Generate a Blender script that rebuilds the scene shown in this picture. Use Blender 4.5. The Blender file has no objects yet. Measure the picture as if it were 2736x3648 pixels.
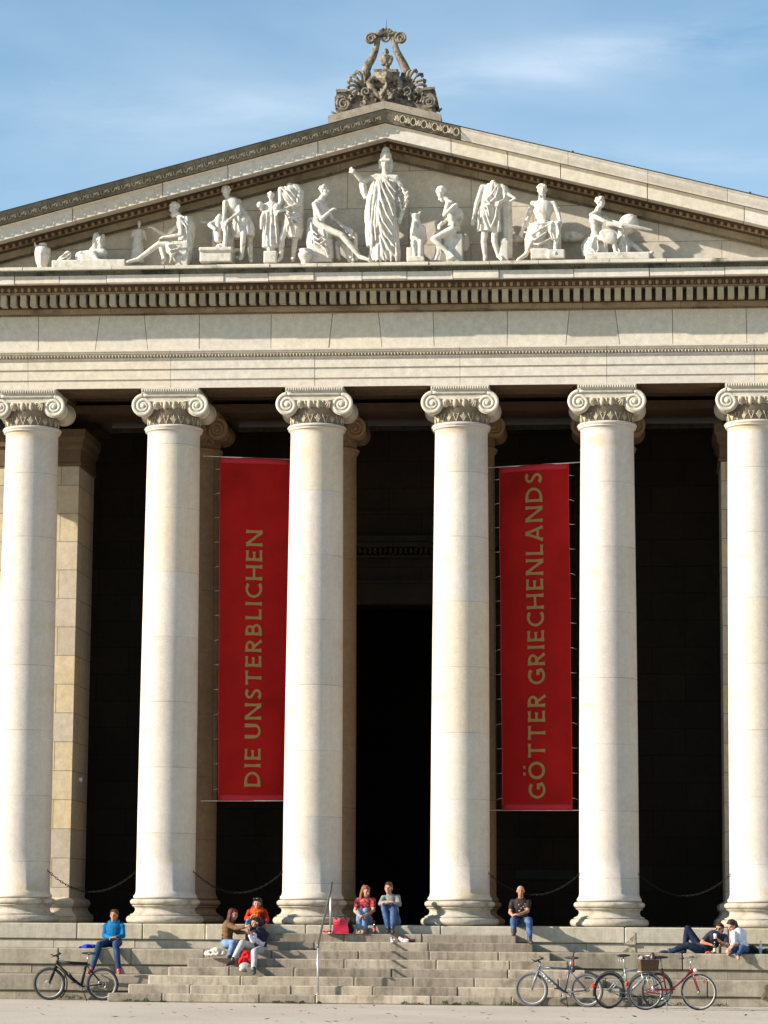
import bpy, bmesh, math, random
from mathutils import Vector, Matrix, Quaternion, noise
R = math.radians; PI = math.pi; sin = math.sin; cos = math.cos
scn = bpy.context.scene
COL = scn.collection
rnd = random.Random(11)

# ---------------------------------------------------------------- camera
CAM = Vector((5.2771, -59.6339, 1.8)); YAW, PIT, ROL, FPX = .0899, .1451, .0074, 9803.96
_r = Vector((cos(YAW), sin(YAW), 0)); _h = Vector((-sin(YAW), cos(YAW), 0))
_F = _h*cos(PIT) + Vector((0, 0, sin(PIT))); _U = -_h*sin(PIT) + Vector((0, 0, cos(PIT)))
_R2 = _r*cos(ROL) + _U*sin(ROL); _U2 = _U*cos(ROL) - _r*sin(ROL)
cam = bpy.data.objects.new('camera', bpy.data.cameras.new('camera')); COL.objects.link(cam)
cam.matrix_world = Matrix(((_R2.x, _U2.x, -_F.x, CAM.x), (_R2.y, _U2.y, -_F.y, CAM.y), (_R2.z, _U2.z, -_F.z, CAM.z), (0, 0, 0, 1)))
cam.data.sensor_fit = 'VERTICAL'; cam.data.sensor_height = 24; cam.data.lens = FPX/3648*24
cam.data.clip_start = .5; cam.data.clip_end = 3000
scn.camera = cam

def P(px, py, Y):
    """survey point: where the sight line through a photo pixel meets the vertical plane y = Y"""
    a, b = px-1368, py-1824
    u = a*cos(ROL)+b*sin(ROL); v = -a*sin(ROL)+b*cos(ROL)
    d = _F*FPX + _r*u - _U*v
    return CAM + d*((Y-CAM.y)/d.y)

# ---------------------------------------------------------------- light
EL, AZ = R(22.8), R(19.5)
L = Vector((-cos(AZ)*cos(EL), -sin(AZ)*cos(EL), sin(EL)))
sd = bpy.data.lights.new('sun', 'SUN'); sd.energy = 5.0; sd.angle = R(.53); sd.color = (1, .925, .80)
sun = bpy.data.objects.new('sun', sd); COL.objects.link(sun)
sun.rotation_euler = (-L).to_track_quat('-Z', 'Y').to_euler(); sun.location = (-30, -20, 40)
w = bpy.data.worlds.new('World'); scn.world = w; w.use_nodes = True
nt = w.node_tree; bg = nt.nodes['Background']; bg.inputs[1].default_value = .092
sky = nt.nodes.new('ShaderNodeTexSky'); sky.sky_type = 'NISHITA'; sky.sun_disc = False
sky.sun_elevation = EL; sky.sun_rotation = math.atan2(L.x, L.y); sky.air_density = 1.1; sky.dust_density = .35; sky.ozone_density = 2.2
tc = nt.nodes.new('ShaderNodeTexCoord')
def wmath(op, a, b=0.0, c=None, clamp=False):
    n = nt.nodes.new('ShaderNodeMath'); n.operation = op; n.use_clamp = clamp
    for i, v in enumerate((a, b) if c is None else (a, b, c)):
        if isinstance(v, bpy.types.NodeSocket): nt.links.new(v, n.inputs[i])
        else: n.inputs[i].default_value = v
    return n.outputs[0]
def wnoise(scale, sc, det=5, rough=.55, loc=(0, 0, 0)):
    mp = nt.nodes.new('ShaderNodeMapping'); mp.inputs['Scale'].default_value = scale; mp.inputs['Location'].default_value = loc; mp.inputs['Rotation'].default_value = (0, R(-9), 0)
    n = nt.nodes.new('ShaderNodeTexNoise'); n.inputs['Scale'].default_value = sc; n.inputs['Detail'].default_value = det; n.inputs['Roughness'].default_value = rough; n.inputs['Distortion'].default_value = .4
    nt.links.new(tc.outputs['Generated'], mp.inputs[0]); nt.links.new(mp.outputs[0], n.inputs['Vector']); return n.outputs[0]
sp = nt.nodes.new('ShaderNodeSeparateXYZ'); nt.links.new(tc.outputs['Generated'], sp.inputs[0])
fx = wmath('DIVIDE', sp.outputs[0], wmath('MAXIMUM', sp.outputs[1], .02)); fz = wmath('DIVIDE', sp.outputs[2], wmath('MAXIMUM', sp.outputs[1], .02))
fib = wmath('MULTIPLY', wmath('SUBTRACT', wnoise((6, 6, 26), 2.2, 7, .62), .30), 2.6, clamp=True)
cl = None
for x0, z0, sx_, sz_, slo, amp in ((-.02, .3195, .075, .0085, .16, .50), (.02, .316, .06, .006, .12, .25), (-.005, .279, .03, .008, -.1, .42), (.042, .277, .03, .005, 0, .4), (-.125, .302, .05, .010, .06, .30), (-.206, .300, .06, .016, .05, .30), (.3, .36, .2, .03, .1, .4), (-.5, .40, .25, .03, -.1, .4)):
    dx = wmath('SUBTRACT', fx, x0); dz = wmath('SUBTRACT', wmath('SUBTRACT', fz, z0), wmath('MULTIPLY', dx, slo))
    e = wmath('ADD', wmath('POWER', wmath('DIVIDE', dx, sx_), 2), wmath('POWER', wmath('DIVIDE', dz, sz_), 2))
    g_ = wmath('MULTIPLY', wmath('EXPONENT', wmath('MULTIPLY', e, -1)), amp); cl = g_ if cl is None else wmath('ADD', cl, g_)
cl = wmath('MULTIPLY', wmath('MULTIPLY', cl, fib, clamp=True), .42)
veil = wmath('MULTIPLY', wmath('SUBTRACT', wnoise((3, 3, 9), 1.6, 5, .5, (2, 1, 4)), .42), .55, clamp=True)
front = wmath('GREATER_THAN', sp.outputs[1], .05)
cl = wmath('MULTIPLY', wmath('ADD', cl, veil, clamp=True), front)
tint = nt.nodes.new('ShaderNodeMix'); tint.data_type = 'RGBA'; tint.blend_type = 'MULTIPLY'; tint.inputs['Factor'].default_value = 1; tint.inputs['B'].default_value = (.99, 1.10, 1.075, 1)
mx = nt.nodes.new('ShaderNodeMix'); mx.data_type = 'RGBA'; mx.inputs['B'].default_value = (7.6, 7.8, 8.3, 1)
nt.links.new(sky.outputs[0], tint.inputs['A']); nt.links.new(tint.outputs['Result'], mx.inputs['A']); nt.links.new(cl, mx.inputs['Factor']); nt.links.new(mx.outputs['Result'], bg.inputs[0])
scn.view_settings.view_transform = 'Standard'; scn.view_settings.look = 'None'
scn.view_settings.exposure = .93; scn.view_settings.gamma = 1

# ---------------------------------------------------------------- materials
def newmat(name):
    m = bpy.data.materials.new(name); m.use_nodes = True
    return m, m.node_tree, m.node_tree.nodes['Principled BSDF']
def nd(t, typ, **k):
    n = t.nodes.new('ShaderNode'+typ)
    for a, b in k.items():
        if a.startswith('i_'):
            key = a[2:]; key = int(key) if key.isdigit() else key.replace('_', ' ')
            n.inputs[key].default_value = b
        else: setattr(n, a, b)
    return n
def mixc(t, f, a, b, mode='MIX'):
    n = nd(t, 'Mix', data_type='RGBA', blend_type=mode)
    for s, v in (('Factor', f), ('A', a), ('B', b)):
        if hasattr(v, 'is_output') or isinstance(v, bpy.types.NodeSocket): t.links.new(v, n.inputs[s])
        elif s == 'Factor': n.inputs[s].default_value = v
        else: n.inputs[s].default_value = (*v, 1) if len(v) == 3 else v
    return n.outputs['Result']
def mth(t, op, a, b=0, c=None, clamp=False):
    n = nd(t, 'Math', operation=op, use_clamp=clamp)
    for i, v in enumerate((a, b) if c is None else (a, b, c)):
        if isinstance(v, bpy.types.NodeSocket): t.links.new(v, n.inputs[i])
        else: n.inputs[i].default_value = v
    return n.outputs[0]
def noi(t, vec, sc, det=4, rough=.55, dist=0):
    n = nd(t, 'TexNoise', i_Scale=sc, i_Detail=det, i_Roughness=rough, i_Distortion=dist)
    t.links.new(vec, n.inputs['Vector']); return n.outputs[0]
def ramp(t, v, lo, hi, a=0., b=1.):
    n = nd(t, 'MapRange', i_1=lo, i_2=hi, i_3=a, i_4=b); t.links.new(v, n.inputs[0]); return n.outputs[0]
def scv(t, vec, s):
    n = nd(t, 'Mapping', i_Scale=s); t.links.new(vec, n.inputs[0]); return n.outputs[0]
def stone(name, c1, c2, rough=.85, bump=.35, stain=None, stainlo=.55, stainhi=.75, streak=.0, drum=0, tint=.0, tintc=None,
          bricks=None, mott=1., wrap=False, fine=38, stsc=1.7, jdark=.35):
    """weathered stone. tint: how far the per-block value moves the colour; drum: joint spacing in z; bricks: (width, height, zoffset)"""
    wm = lambda c: c and (c[0]*1.03, c[1]*.985, c[2]*.93)
    c1, c2, stain, tintc = wm(c1), wm(c2), wm(stain), wm(tintc)
    m, t, b = newmat(name)
    co = nd(t, 'TexCoord').outputs['Object']
    n1 = noi(t, co, 1.1, 5, .6); n2 = noi(t, co, 7, 5, .6); n3 = noi(t, co, fine, 3, .6)
    col = mixc(t, ramp(t, n1, .35, .65), c1, c2)
    dk = mth(t, 'ADD', ramp(t, n2, .25, .75, 1-.18*mott, 1+.12*mott), ramp(t, n3, .25, .75, -.10, .10))
    hgt = mth(t, 'ADD', mth(t, 'MULTIPLY', n2, .6), mth(t, 'MULTIPLY', n3, .5))
    if tint:
        at = nd(t, 'Attribute', attribute_name='blk').outputs['Fac']
        dk = mth(t, 'MULTIPLY', dk, ramp(t, at, 0, 1, 1-tint, 1+tint))
        if tintc: col = mixc(t, ramp(t, at, .55, .95, 0, .55), col, tintc)
    if drum:
        sx = nd(t, 'SeparateXYZ'); t.links.new(co, sx.inputs[0])
        oi = nd(t, 'ObjectInfo').outputs['Random']
        z = mth(t, 'ADD', mth(t, 'DIVIDE', sx.outputs['Z'], drum), mth(t, 'MULTIPLY', oi, .8))
        z = mth(t, 'ADD', z, mth(t, 'MULTIPLY', mth(t, 'SUBTRACT', n2, .5), .006))
        fr = mth(t, 'FRACT', z); fl = mth(t, 'FLOOR', z)
        wn = nd(t, 'TexWhiteNoise', noise_dimensions='2D'); cb = nd(t, 'CombineXYZ'); t.links.new(fl, cb.inputs[0]); t.links.new(oi, cb.inputs[1]); t.links.new(cb.outputs[0], wn.inputs['Vector'])
        v = wn.outputs['Value']
        dk = mth(t, 'MULTIPLY', dk, ramp(t, v, 0, 1, .89, 1.05))
        col = mixc(t, ramp(t, v, .6, 1, 0, .6), col, (c2[0]*.97, c2[1]*.9, c2[2]*.72))
        j = mth(t, 'LESS_THAN', fr, .017/drum)
        j = mth(t, 'MULTIPLY', j, ramp(t, n1, .38, .6, .25, 1))
        # sparse yellowish band of discoloured stone inside some drums
        bd = mth(t, 'MULTIPLY', ramp(t, mth(t, 'ABSOLUTE', mth(t, 'SUBTRACT', mth(t, 'ADD', fr, mth(t, 'MULTIPLY', noi(t, co, 1.6, 3), .5)), .85)), .02, .10, 1, 0), ramp(t, noi(t, scv(t, co, (1, 1, .4)), 1.1, 3), .5, .62))
        col = mixc(t, mth(t, 'MULTIPLY', bd, .7), col, (c2[0]*.95, c2[1]*.84, c2[2]*.6))
        col = mixc(t, mth(t, 'MULTIPLY', j, .55), col, (c1[0]*jdark, c1[1]*jdark*.92, c1[2]*jdark*.8))
        hgt = mth(t, 'SUBTRACT', hgt, j)
    if bricks:
        sx = nd(t, 'SeparateXYZ'); t.links.new(co, sx.inputs[0]); cb = nd(t, 'CombineXYZ')
        t.links.new(mth(t, 'ADD', sx.outputs['X'], sx.outputs['Y']), cb.inputs[0]); t.links.new(mth(t, 'ADD', sx.outputs['Z'], bricks[2]), cb.inputs[1])
        br = nd(t, 'TexBrick', i_Scale=1., i_Color1=(0, 0, 0, 1), i_Color2=(1, 1, 1, 1), i_Mortar=(.5, .5, .5, 1))
        br.inputs['Mortar Size'].default_value = .009; br.inputs['Brick Width'].default_value = bricks[0]; br.inputs['Row Height'].default_value = bricks[1]
        br.inputs['Mortar Smooth'].default_value = .1; br.offset = .5
        t.links.new(cb.outputs[0], br.inputs['Vector'])
        bv = nd(t, 'RGBToBW'); t.links.new(br.outputs['Color'], bv.inputs[0])
        dk = mth(t, 'MULTIPLY', dk, ramp(t, bv.outputs[0], 0, 1, .84, 1.08))
        if tintc: col = mixc(t, ramp(t, bv.outputs[0], .45, .9, 0, .75), col, tintc)
        col = mixc(t, mth(t, 'MULTIPLY', br.outputs['Fac'], .75), col, (c1[0]*.3, c1[1]*.27, c1[2]*.22))
        hgt = mth(t, 'SUBTRACT', hgt, br.outputs['Fac'])
    if stain:
        s = ramp(t, noi(t, co, stsc, 7, .68), stainlo, stainhi); col = mixc(t, s, col, stain)
    if streak:
        s = ramp(t, noi(t, scv(t, co, (9, 9, .8)), 1.2, 4, .6), .48, .72, 0, streak); col = mixc(t, s, col, (c1[0]*.45, c1[1]*.42, c1[2]*.36))
    g = nd(t, 'CombineXYZ')
    for i in range(3): t.links.new(dk, g.inputs[i])
    col = mixc(t, 1., col, g.outputs[0], 'MULTIPLY')
    t.links.new(col, b.inputs['Base Color']); b.inputs['Roughness'].default_value = rough
    b.inputs['Specular IOR Level'].default_value = .25
    bp = nd(t, 'Bump', i_Strength=bump, i_Distance=.02); t.links.new(hgt, bp.inputs['Height']); t.links.new(bp.outputs[0], b.inputs['Normal'])
    return m
def plain(name, c, rough=.6, metal=0, var=.15, sc=20, bump=.1, spec=.5, alpha=None, trans=0):
    m, t, b = newmat(name)
    co = nd(t, 'TexCoord').outputs['Object']; n = noi(t, co, sc, 4)
    col = mixc(t, ramp(t, n, .3, .7), tuple(x*(1-var) for x in c), tuple(min(1, x*(1+var)) for x in c))
    t.links.new(col, b.inputs['Base Color']); b.inputs['Roughness'].default_value = rough; b.inputs['Metallic'].default_value = metal
    b.inputs['Specular IOR Level'].default_value = spec; b.inputs['Transmission Weight'].default_value = trans
    if bump:
        bp = nd(t, 'Bump', i_Strength=bump, i_Distance=.01); t.links.new(n, bp.inputs['Height']); t.links.new(bp.outputs[0], b.inputs['Normal'])
    return m
def cloth(name, c, c2=None, rough=.9, sc=9, bump=.5, lo=.45, hi=.6):
    m, t, b = newmat(name)
    co = nd(t, 'TexCoord').outputs['Object']; n = noi(t, co, sc, 4, .6); n2 = noi(t, co, 90, 2)
    c2 = c2 or tuple(x*.72 for x in c)
    col = mixc(t, ramp(t, n, lo, hi), c, c2)
    t.links.new(col, b.inputs['Base Color']); b.inputs['Roughness'].default_value = rough; b.inputs['Specular IOR Level'].default_value = .2
    bp = nd(t, 'Bump', i_Strength=bump, i_Distance=.03); t.links.new(mth(t, 'ADD', n, mth(t, 'MULTIPLY', n2, .1)), bp.inputs['Height']); t.links.new(bp.outputs[0], b.inputs['Normal'])
    return m

M = {}
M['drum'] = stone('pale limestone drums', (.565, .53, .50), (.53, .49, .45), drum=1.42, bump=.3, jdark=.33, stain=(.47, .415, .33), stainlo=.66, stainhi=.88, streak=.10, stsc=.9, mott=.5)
M['drum_in'] = stone('inner limestone drums', (.33, .235, .155), (.28, .195, .125), drum=1.42, bump=.3)  # darker copy of the drum limestone, portico shade put into its colour
M['cap'] = stone('carved limestone', (.58, .55, .48), (.52, .49, .42), bump=.3, stain=(.30, .27, .21), stainlo=.58, stainhi=.8, stsc=4)
M['capdark'] = stone('dark necking stone', (.12, .10, .075), (.22, .19, .145), bump=.5, stsc=5)  # darker stone for the necking behind its paler carving
M['echin'] = stone('yellowed echinus', (.48, .43, .33), (.38, .34, .26), bump=.4)
M['arch'] = stone('entablature limestone', (.57, .54, .495), (.545, .51, .46), tint=.07, tintc=(.54, .48, .37), bump=.2, stain=(.42, .38, .28), stainlo=.64, stainhi=.84)
M['fri'] = stone('frieze limestone', (.54, .52, .47), (.56, .525, .46), tint=.09, tintc=(.52, .47, .37), bump=.2)
M['corn'] = stone('cornice limestone', (.62, .595, .55), (.59, .56, .505), tint=.06, tintc=(.50, .44, .33), bump=.3, stain=(.20, .17, .12), stainlo=.66, stainhi=.76, stsc=1.3, streak=.1)
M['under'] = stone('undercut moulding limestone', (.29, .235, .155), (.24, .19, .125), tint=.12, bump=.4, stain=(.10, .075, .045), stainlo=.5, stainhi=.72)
M['ovolo'] = stone('shade painted ovolo', (.075, .055, .035), (.055, .04, .025), bump=.3)  # shade under the cornice painted in as a near-black colour
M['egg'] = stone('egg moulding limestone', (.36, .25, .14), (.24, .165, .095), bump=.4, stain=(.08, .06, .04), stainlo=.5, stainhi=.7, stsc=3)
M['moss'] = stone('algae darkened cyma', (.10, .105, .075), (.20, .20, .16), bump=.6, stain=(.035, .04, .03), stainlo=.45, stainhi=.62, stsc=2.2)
M['leg'] = stone('ledge stone', (.52, .50, .43), (.56, .53, .47), tint=.1, bump=.4, stain=(.13, .15, .09), stainlo=.56, stainhi=.7, stsc=1.5)
M['simadirt'] = stone('grimy carved sima', (.20, .185, .14), (.15, .135, .105), bump=.6, stain=(.085, .07, .05), stainlo=.5, stainhi=.68, stsc=2.5, streak=.4)
M['simaclean'] = stone('pale sima', (.59, .56, .51), (.55, .515, .45), tint=.06, bump=.25, stain=(.32, .28, .2), stainlo=.68, stainhi=.85)
M['tymp'] = stone('tympanum ashlar', (.66, .625, .57), (.58, .54, .47), bricks=(2.75, .845, -15.60), tintc=(.55, .48, .37), bump=.25, stain=(.30, .28, .22), stainlo=.68, stainhi=.9)
M['ante'] = stone('yellowed ashlar pier', (.54, .49, .415), (.50, .44, .35), bricks=(1.9, .655, -.38), tintc=(.53, .44, .28), bump=.35, stain=(.30, .22, .12), stainlo=.66, stainhi=.85)
M['wall'] = stone('portico wall ashlar', (.042, .031, .023), (.034, .026, .019), bricks=(1.6, .655, -.38), bump=.2)  # very dark colour paints the deep shade of the portico into the stone
M['ceil'] = stone('portico ceiling', (.12, .08, .048), (.09, .06, .037), bump=.2)  # ceiling stone darkened too, its shade is part of the colour
M['dark'] = stone('unlit vestibule', (.02, .018, .015), (.015, .013, .012), bump=.1)  # near-black colour paints in the darkness behind the doorway
M['step'] = stone('worn step stone', (.275, .235, .19), (.355, .31, .258), tint=.26, tintc=(.42, .37, .30), bump=.6, stain=(.115, .095, .068), stainlo=.5, stainhi=.74, streak=.65, fine=60)
M['plinth'] = stone('plinth stone', (.46, .43, .365), (.40, .37, .31), tint=.14, tintc=(.40, .345, .25), bump=.5, stain=(.22, .20, .155), stainlo=.56, stainhi=.8, streak=.35, fine=55)
M['plinth_low'] = stone('lower plinth stone', (.33, .295, .24), (.265, .235, .185), tint=.16, bump=.5, stain=(.14, .125, .1), stainlo=.52, stainhi=.75, streak=.5, fine=55)
M['base'] = stone('column base stone', (.38, .345, .29), (.46, .425, .37), bump=.8, stain=(.20, .165, .12), stainlo=.5, stainhi=.74, stsc=3)
M['marble'] = stone('weathered white marble', (.66, .635, .595), (.57, .54, .49), rough=.7, bump=.45, stain=(.22, .195, .145), stainlo=.52, stainhi=.76, stsc=6, streak=.35)
M['acro'] = stone('lichened carved stone', (.27, .235, .19), (.19, .165, .135), bump=.8, stain=(.05, .043, .035), stainlo=.46, stainhi=.62, stsc=9)
M['acrobase'] = stone('weathered acroterion plinth', (.36, .32, .26), (.31, .27, .22), bump=.5, stain=(.2, .17, .13), stainlo=.5, stainhi=.75, stsc=4)
M['roof'] = plain('dark roof metal', (.035, .037, .04), .6, .5)
M['floor'] = stone('portico floor', (.30, .26, .2), (.26, .23, .18), bump=.2)
M['red'] = cloth('red banner cloth', (.35, .007, .006), (.25, .004, .004), sc=1.2, bump=.15, lo=.3, hi=.7)
M['hem'] = plain('red banner hem', (.40, .008, .02), .8, var=.06)
M['gold'] = plain('gold lettering', (.27, .165, .045), .7, var=.1, sc=60)
M['cable'] = plain('pale rope', (.75, .7, .62), .6)
M['steel'] = plain('brushed steel rail', (.55, .55, .55), .38, .8, var=.1)
M['iron'] = plain('dark chain iron', (.018, .014, .012), .85, 0, spec=.1)
M['lamp'] = plain('white fixture', (.8, .8, .78), .5)

# ---------------------------------------------------------------- mesh builder
class MB:
    def __init__(s): s.v = []; s.f = []; s.t = []; s.sm = []; s.tint = .3; s.smooth = False
    def add(s, vs, fs):
        o = len(s.v); s.v += [tuple(v) for v in vs]
        for f in fs: s.f.append(tuple(o+i for i in f)); s.t.append(s.tint); s.sm.append(s.smooth)
    def box(s, x0, x1, y0, y1, z0, z1, c=0):
        if c <= 0:
            s.add([(x, y, z) for z in (z0, z1) for y in (y0, y1) for x in (x0, x1)],
                  [(0, 2, 3, 1), (4, 5, 7, 6), (0, 1, 5, 4), (2, 6, 7, 3), (0, 4, 6, 2), (1, 3, 7, 5)])
            return
        vs = []; X = (x0, x1); Y = (y0, y1); Z = (z0, z1); idx = {}
        for i in (0, 1):
            for j in (0, 1):
                for k in (0, 1):
                    dx, dy, dz = (c if i == 0 else -c), (c if j == 0 else -c), (c if k == 0 else -c)
                    for a in range(3):
                        idx[i, j, k, a] = len(vs)
                        vs.append((X[i]+(dx if a != 0 else 0), Y[j]+(dy if a != 1 else 0), Z[k]+(dz if a != 2 else 0)))
        fs = []
        for i in (0, 1):
            fs.append([idx[i, 0, 0, 0], idx[i, 0, 1, 0], idx[i, 1, 1, 0], idx[i, 1, 0, 0]][::1 if i == 0 else -1])
            fs.append([idx[0, i, 0, 1], idx[1, i, 0, 1], idx[1, i, 1, 1], idx[0, i, 1, 1]][::1 if i == 0 else -1])
            fs.append([idx[0, 0, i, 2], idx[0, 1, i, 2], idx[1, 1, i, 2], idx[1, 0, i, 2]][::1 if i == 0 else -1])
        for a_, b_ in ((0, 1), (0, 2), (1, 2)):
            c_ = 3-a_-b_
            for p in (0, 1):
                for q in (0, 1):
                    def K(r, ax):
                        t_ = [0, 0, 0]; t_[a_] = p; t_[b_] = q; t_[c_] = r; return idx[t_[0], t_[1], t_[2], ax]
                    fs.append([K(0, a_), K(1, a_), K(1, b_), K(0, b_)])
        for i in (0, 1):
            for j in (0, 1):
                for k in (0, 1): fs.append([idx[i, j, k, 0], idx[i, j, k, 1], idx[i, j, k, 2]])
        s.add(vs, fs)
    def prism(s, pts, y0, y1):
        """outline in x,z extruded from y0 to y1"""
        n = len(pts)
        s.add([(x, y0, z) for x, z in pts]+[(x, y1, z) for x, z in pts],
              [tuple(range(n)), tuple(range(2*n-1, n-1, -1))]+[(i, i+n, (i+1) % n+n, (i+1) % n) for i in range(n)])
    def prof(s, pr, x0, x1, zf=lambda x: 0, sk0=0, sk1=0):
        """profile (y,z) extruded in x; zf lifts z with x; sk skews the ends with z"""
        n = len(pr); z0 = min(p[1] for p in pr)
        vs = [(x0+sk0*(z-z0), y, z+zf(x0)) for y, z in pr]+[(x1+sk1*(z-z0), y, z+zf(x1)) for y, z in pr]
        s.add(vs, [tuple(range(n)), tuple(range(2*n-1, n-1, -1))]+[(i, (i+1) % n, (i+1) % n+n, i+n) for i in range(n)])
    def lathe(s, pr, c=(0, 0, 0), n=32, a0=0, a1=2*PI, cap=True):
        full = abs(a1-a0-2*PI) < 1e-6; m = n if full else n+1
        vs = [(c[0]+r*cos(a0+(a1-a0)*i/n), c[1]+r*sin(a0+(a1-a0)*i/n), c[2]+z) for r, z in pr for i in range(m)]
        fs = []
        for k in range(len(pr)-1):
            for i in range(n):
                j = (i+1) % m; fs.append((k*m+i, k*m+j, (k+1)*m+j, (k+1)*m+i))
        if cap: fs += [tuple(range(m))[::-1], tuple((len(pr)-1)*m+i for i in range(m))]
        s.add(vs, fs)
    def tube(s, path, rad, n=8, closed=False, flat=1.0, up=None):
        path = [Vector(p) for p in path]; N = len(path)
        if not hasattr(rad, '__len__'): rad = [rad]*N
        vs = []; prev = None
        for i, p in enumerate(path):
            if closed: d = path[(i+1) % N]-path[i-1]
            else: d = path[min(i+1, N-1)]-path[max(i-1, 0)]
            d = d.normalized() if d.length > 1e-9 else Vector((0, 0, 1))
            if prev is None:
                h = up or (Vector((0, 1, 0)) if abs(d.y) < .9 else Vector((1, 0, 0)))
                a = d.cross(h).normalized()
            else: a = (prev-d*prev.dot(d)).normalized()
            prev = a; b = d.cross(a)
            for k in range(n):
                an = 2*PI*k/n; vs.append(p+(a*cos(an)+b*sin(an)*flat)*rad[i])
        fs = []
        for i in range(N if closed else N-1):
            for k in range(n):
                j = (k+1) % n; i2 = (i+1) % N; fs.append((i*n+k, i*n+j, i2*n+j, i2*n+k))
        if not closed: fs += [tuple(range(n))[::-1], tuple((N-1)*n+k for k in range(n))]
        s.add(vs, fs)
    def ell(s, c, r, q=None, nu=12, nv=8):
        c = Vector(c); q = q or Quaternion(); r = r if hasattr(r, '__len__') else (r, r, r)
        vs = [c+q @ Vector((0, 0, r[2]))]
        for j in range(1, nv):
            ph = PI*j/nv
            for i in range(nu):
                th = 2*PI*i/nu; vs.append(c+q @ Vector((r[0]*sin(ph)*cos(th), r[1]*sin(ph)*sin(th), r[2]*cos(ph))))
        vs.append(c+q @ Vector((0, 0, -r[2]))); fs = []
        for i in range(nu):
            j = (i+1) % nu; fs.append((0, 1+i, 1+j)); e = len(vs)-1; b = 1+(nv-2)*nu; fs.append((e, b+j, b+i))
            for k in range(nv-2): fs.append((1+k*nu+i, 1+(k+1)*nu+i, 1+(k+1)*nu+j, 1+k*nu+j))
        s.add(vs, fs)
    def cap(s, a, b, ra, rb, n=12):
        """tapered limb with round ends"""
        s.ell(a, ra, nu=n, nv=8); s.ell(b, rb, nu=n, nv=8); s.tube([a, b], [ra, rb], n)
    def chain(s, pts, rad, n=12):
        for i in range(len(pts)-1): s.cap(pts[i], pts[i+1], rad[i], rad[i+1], n)
    def build(s, name, mat, parent=None, base=None, rem=0, smi=0, disp=0):
        me = bpy.data.meshes.new(name); o3 = Vector(base) if base is not None else Vector((0, 0, 0))
        me.from_pydata([Vector(v)-o3 for v in s.v], [], s.f)
        at = me.attributes.new('blk', 'FLOAT', 'FACE'); at.data.foreach_set('value', s.t)
        me.polygons.foreach_set('use_smooth', s.sm)
        bm = bmesh.new(); bm.from_mesh(me); bmesh.ops.recalc_face_normals(bm, faces=bm.faces); bm.to_mesh(me); bm.free()
        me.materials.append(mat); o = bpy.data.objects.new(name, me); COL.objects.link(o)
        if parent is not None: o.parent = parent
        elif base is not None: o.location = o3
        if rem:
            r_ = o.modifiers.new('remesh', 'REMESH'); r_.mode = 'VOXEL'; r_.voxel_size = rem; r_.use_smooth_shade = True
            if smi: q_ = o.modifiers.new('smooth', 'SMOOTH'); q_.factor = .5; q_.iterations = smi
        return o
def thing(name, label, cat, loc, group=None):
    o = bpy.data.objects.new(name, None); COL.objects.link(o); o.location = loc; o.empty_display_size = .2
    o['label'] = label; o['category'] = cat
    if group: o['group'] = group
    return o
def tag(o, label, cat, group=None):
    o['label'] = label; o['category'] = cat
    if group: o['group'] = group
    return o
def copyobj(o, parent=None):
    c = o.copy(); COL.objects.link(c); c.parent = parent
    for ch in list(o.children): copyobj(ch, c)
    return c

# ================================================================= THE SETTING
m, t, b = newmat('pale gravel ground')
co = nd(t, 'TexCoord').outputs['Object']
n1 = noi(t, co, .25, 5, .6); n2 = noi(t, co, 22, 5, .75); n3 = noi(t, scv(t, co, (1, .35, 1)), 4.5, 6, .7)
c = mixc(t, ramp(t, n1, .35, .65), (.44, .375, .31), (.55, .48, .405)); c = mixc(t, ramp(t, n2, .35, .7, 0, .6), c, (.26, .22, .175)); c = mixc(t, ramp(t, noi(t, scv(t, co, (1, .5, 1)), 60, 3, .7), .6, .7, 0, .5), c, (.16, .13, .1))
c = mixc(t, ramp(t, n3, .62, .72, 0, .6), c, (.2, .175, .14))
t.links.new(c, b.inputs['Base Color']); b.inputs['Roughness'].default_value = .95
bp = nd(t, 'Bump', i_Strength=.7, i_Distance=.03); t.links.new(n2, bp.inputs['Height']); t.links.new(bp.outputs[0], b.inputs['Normal'])
g = MB(); g.add([(-700, -700, 0), (700, -700, 0), (700, 1400, 0), (-700, 1400, 0)], [(0, 1, 2, 3)])
o = g.build('ground', m); o['kind'] = 'structure'

S = 3.2; colx = [(i-3.5)*S for i in range(8)]
ZS = 1.563; YS = -.95; TR = .33; RISE = ZS/9; SL = .257
temple = thing('museum_building', 'pale stone museum with a columned portico and a sculpted pediment', 'building', (0, 0, 0))

# --- plinth: three tall steps, each a proud course over a recessed foot course
def course(mb, x0, x1, y0, y1, z0, z1, lo, hi, c=.012, jit=.005, gap=.007):
    x = x0
    while x < x1-.01:
        wd = rnd.uniform(lo, hi); e = x1 if x+wd > x1-lo*.6 else x+wd
        mb.tint = rnd.random(); j = rnd.uniform(-jit, jit)
        mb.box(x+gap/2, e-gap/2, y0+j, y1, z0, z1, c); x = e
BT = .87
for k, (zt, mat) in enumerate(((ZS, 'plinth'), (ZS*2/3, 'plinth_low'), (ZS/3, 'plinth_low'))):
    mb = MB(); yf = YS-BT*k; yb = yf+BT+.3 if k else 8
    course(mb, -14.2, 14.2, yf, yf+.9 if k == 0 else yb, zt-.335, zt, 1.3, 2.6, .020)
    course(mb, -14.1, 14.1, yf+.05, yf+.8 if k == 0 else yb, zt-ZS/3, zt-.345, 1.0, 2.2, .006)
    mb.build('plinth_step', M[mat], temple)
mb = MB(); mb.box(-14, 14, YS+.85, 14, 0, ZS-.006); mb.build('portico_floor', M['floor'], temple)

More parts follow.
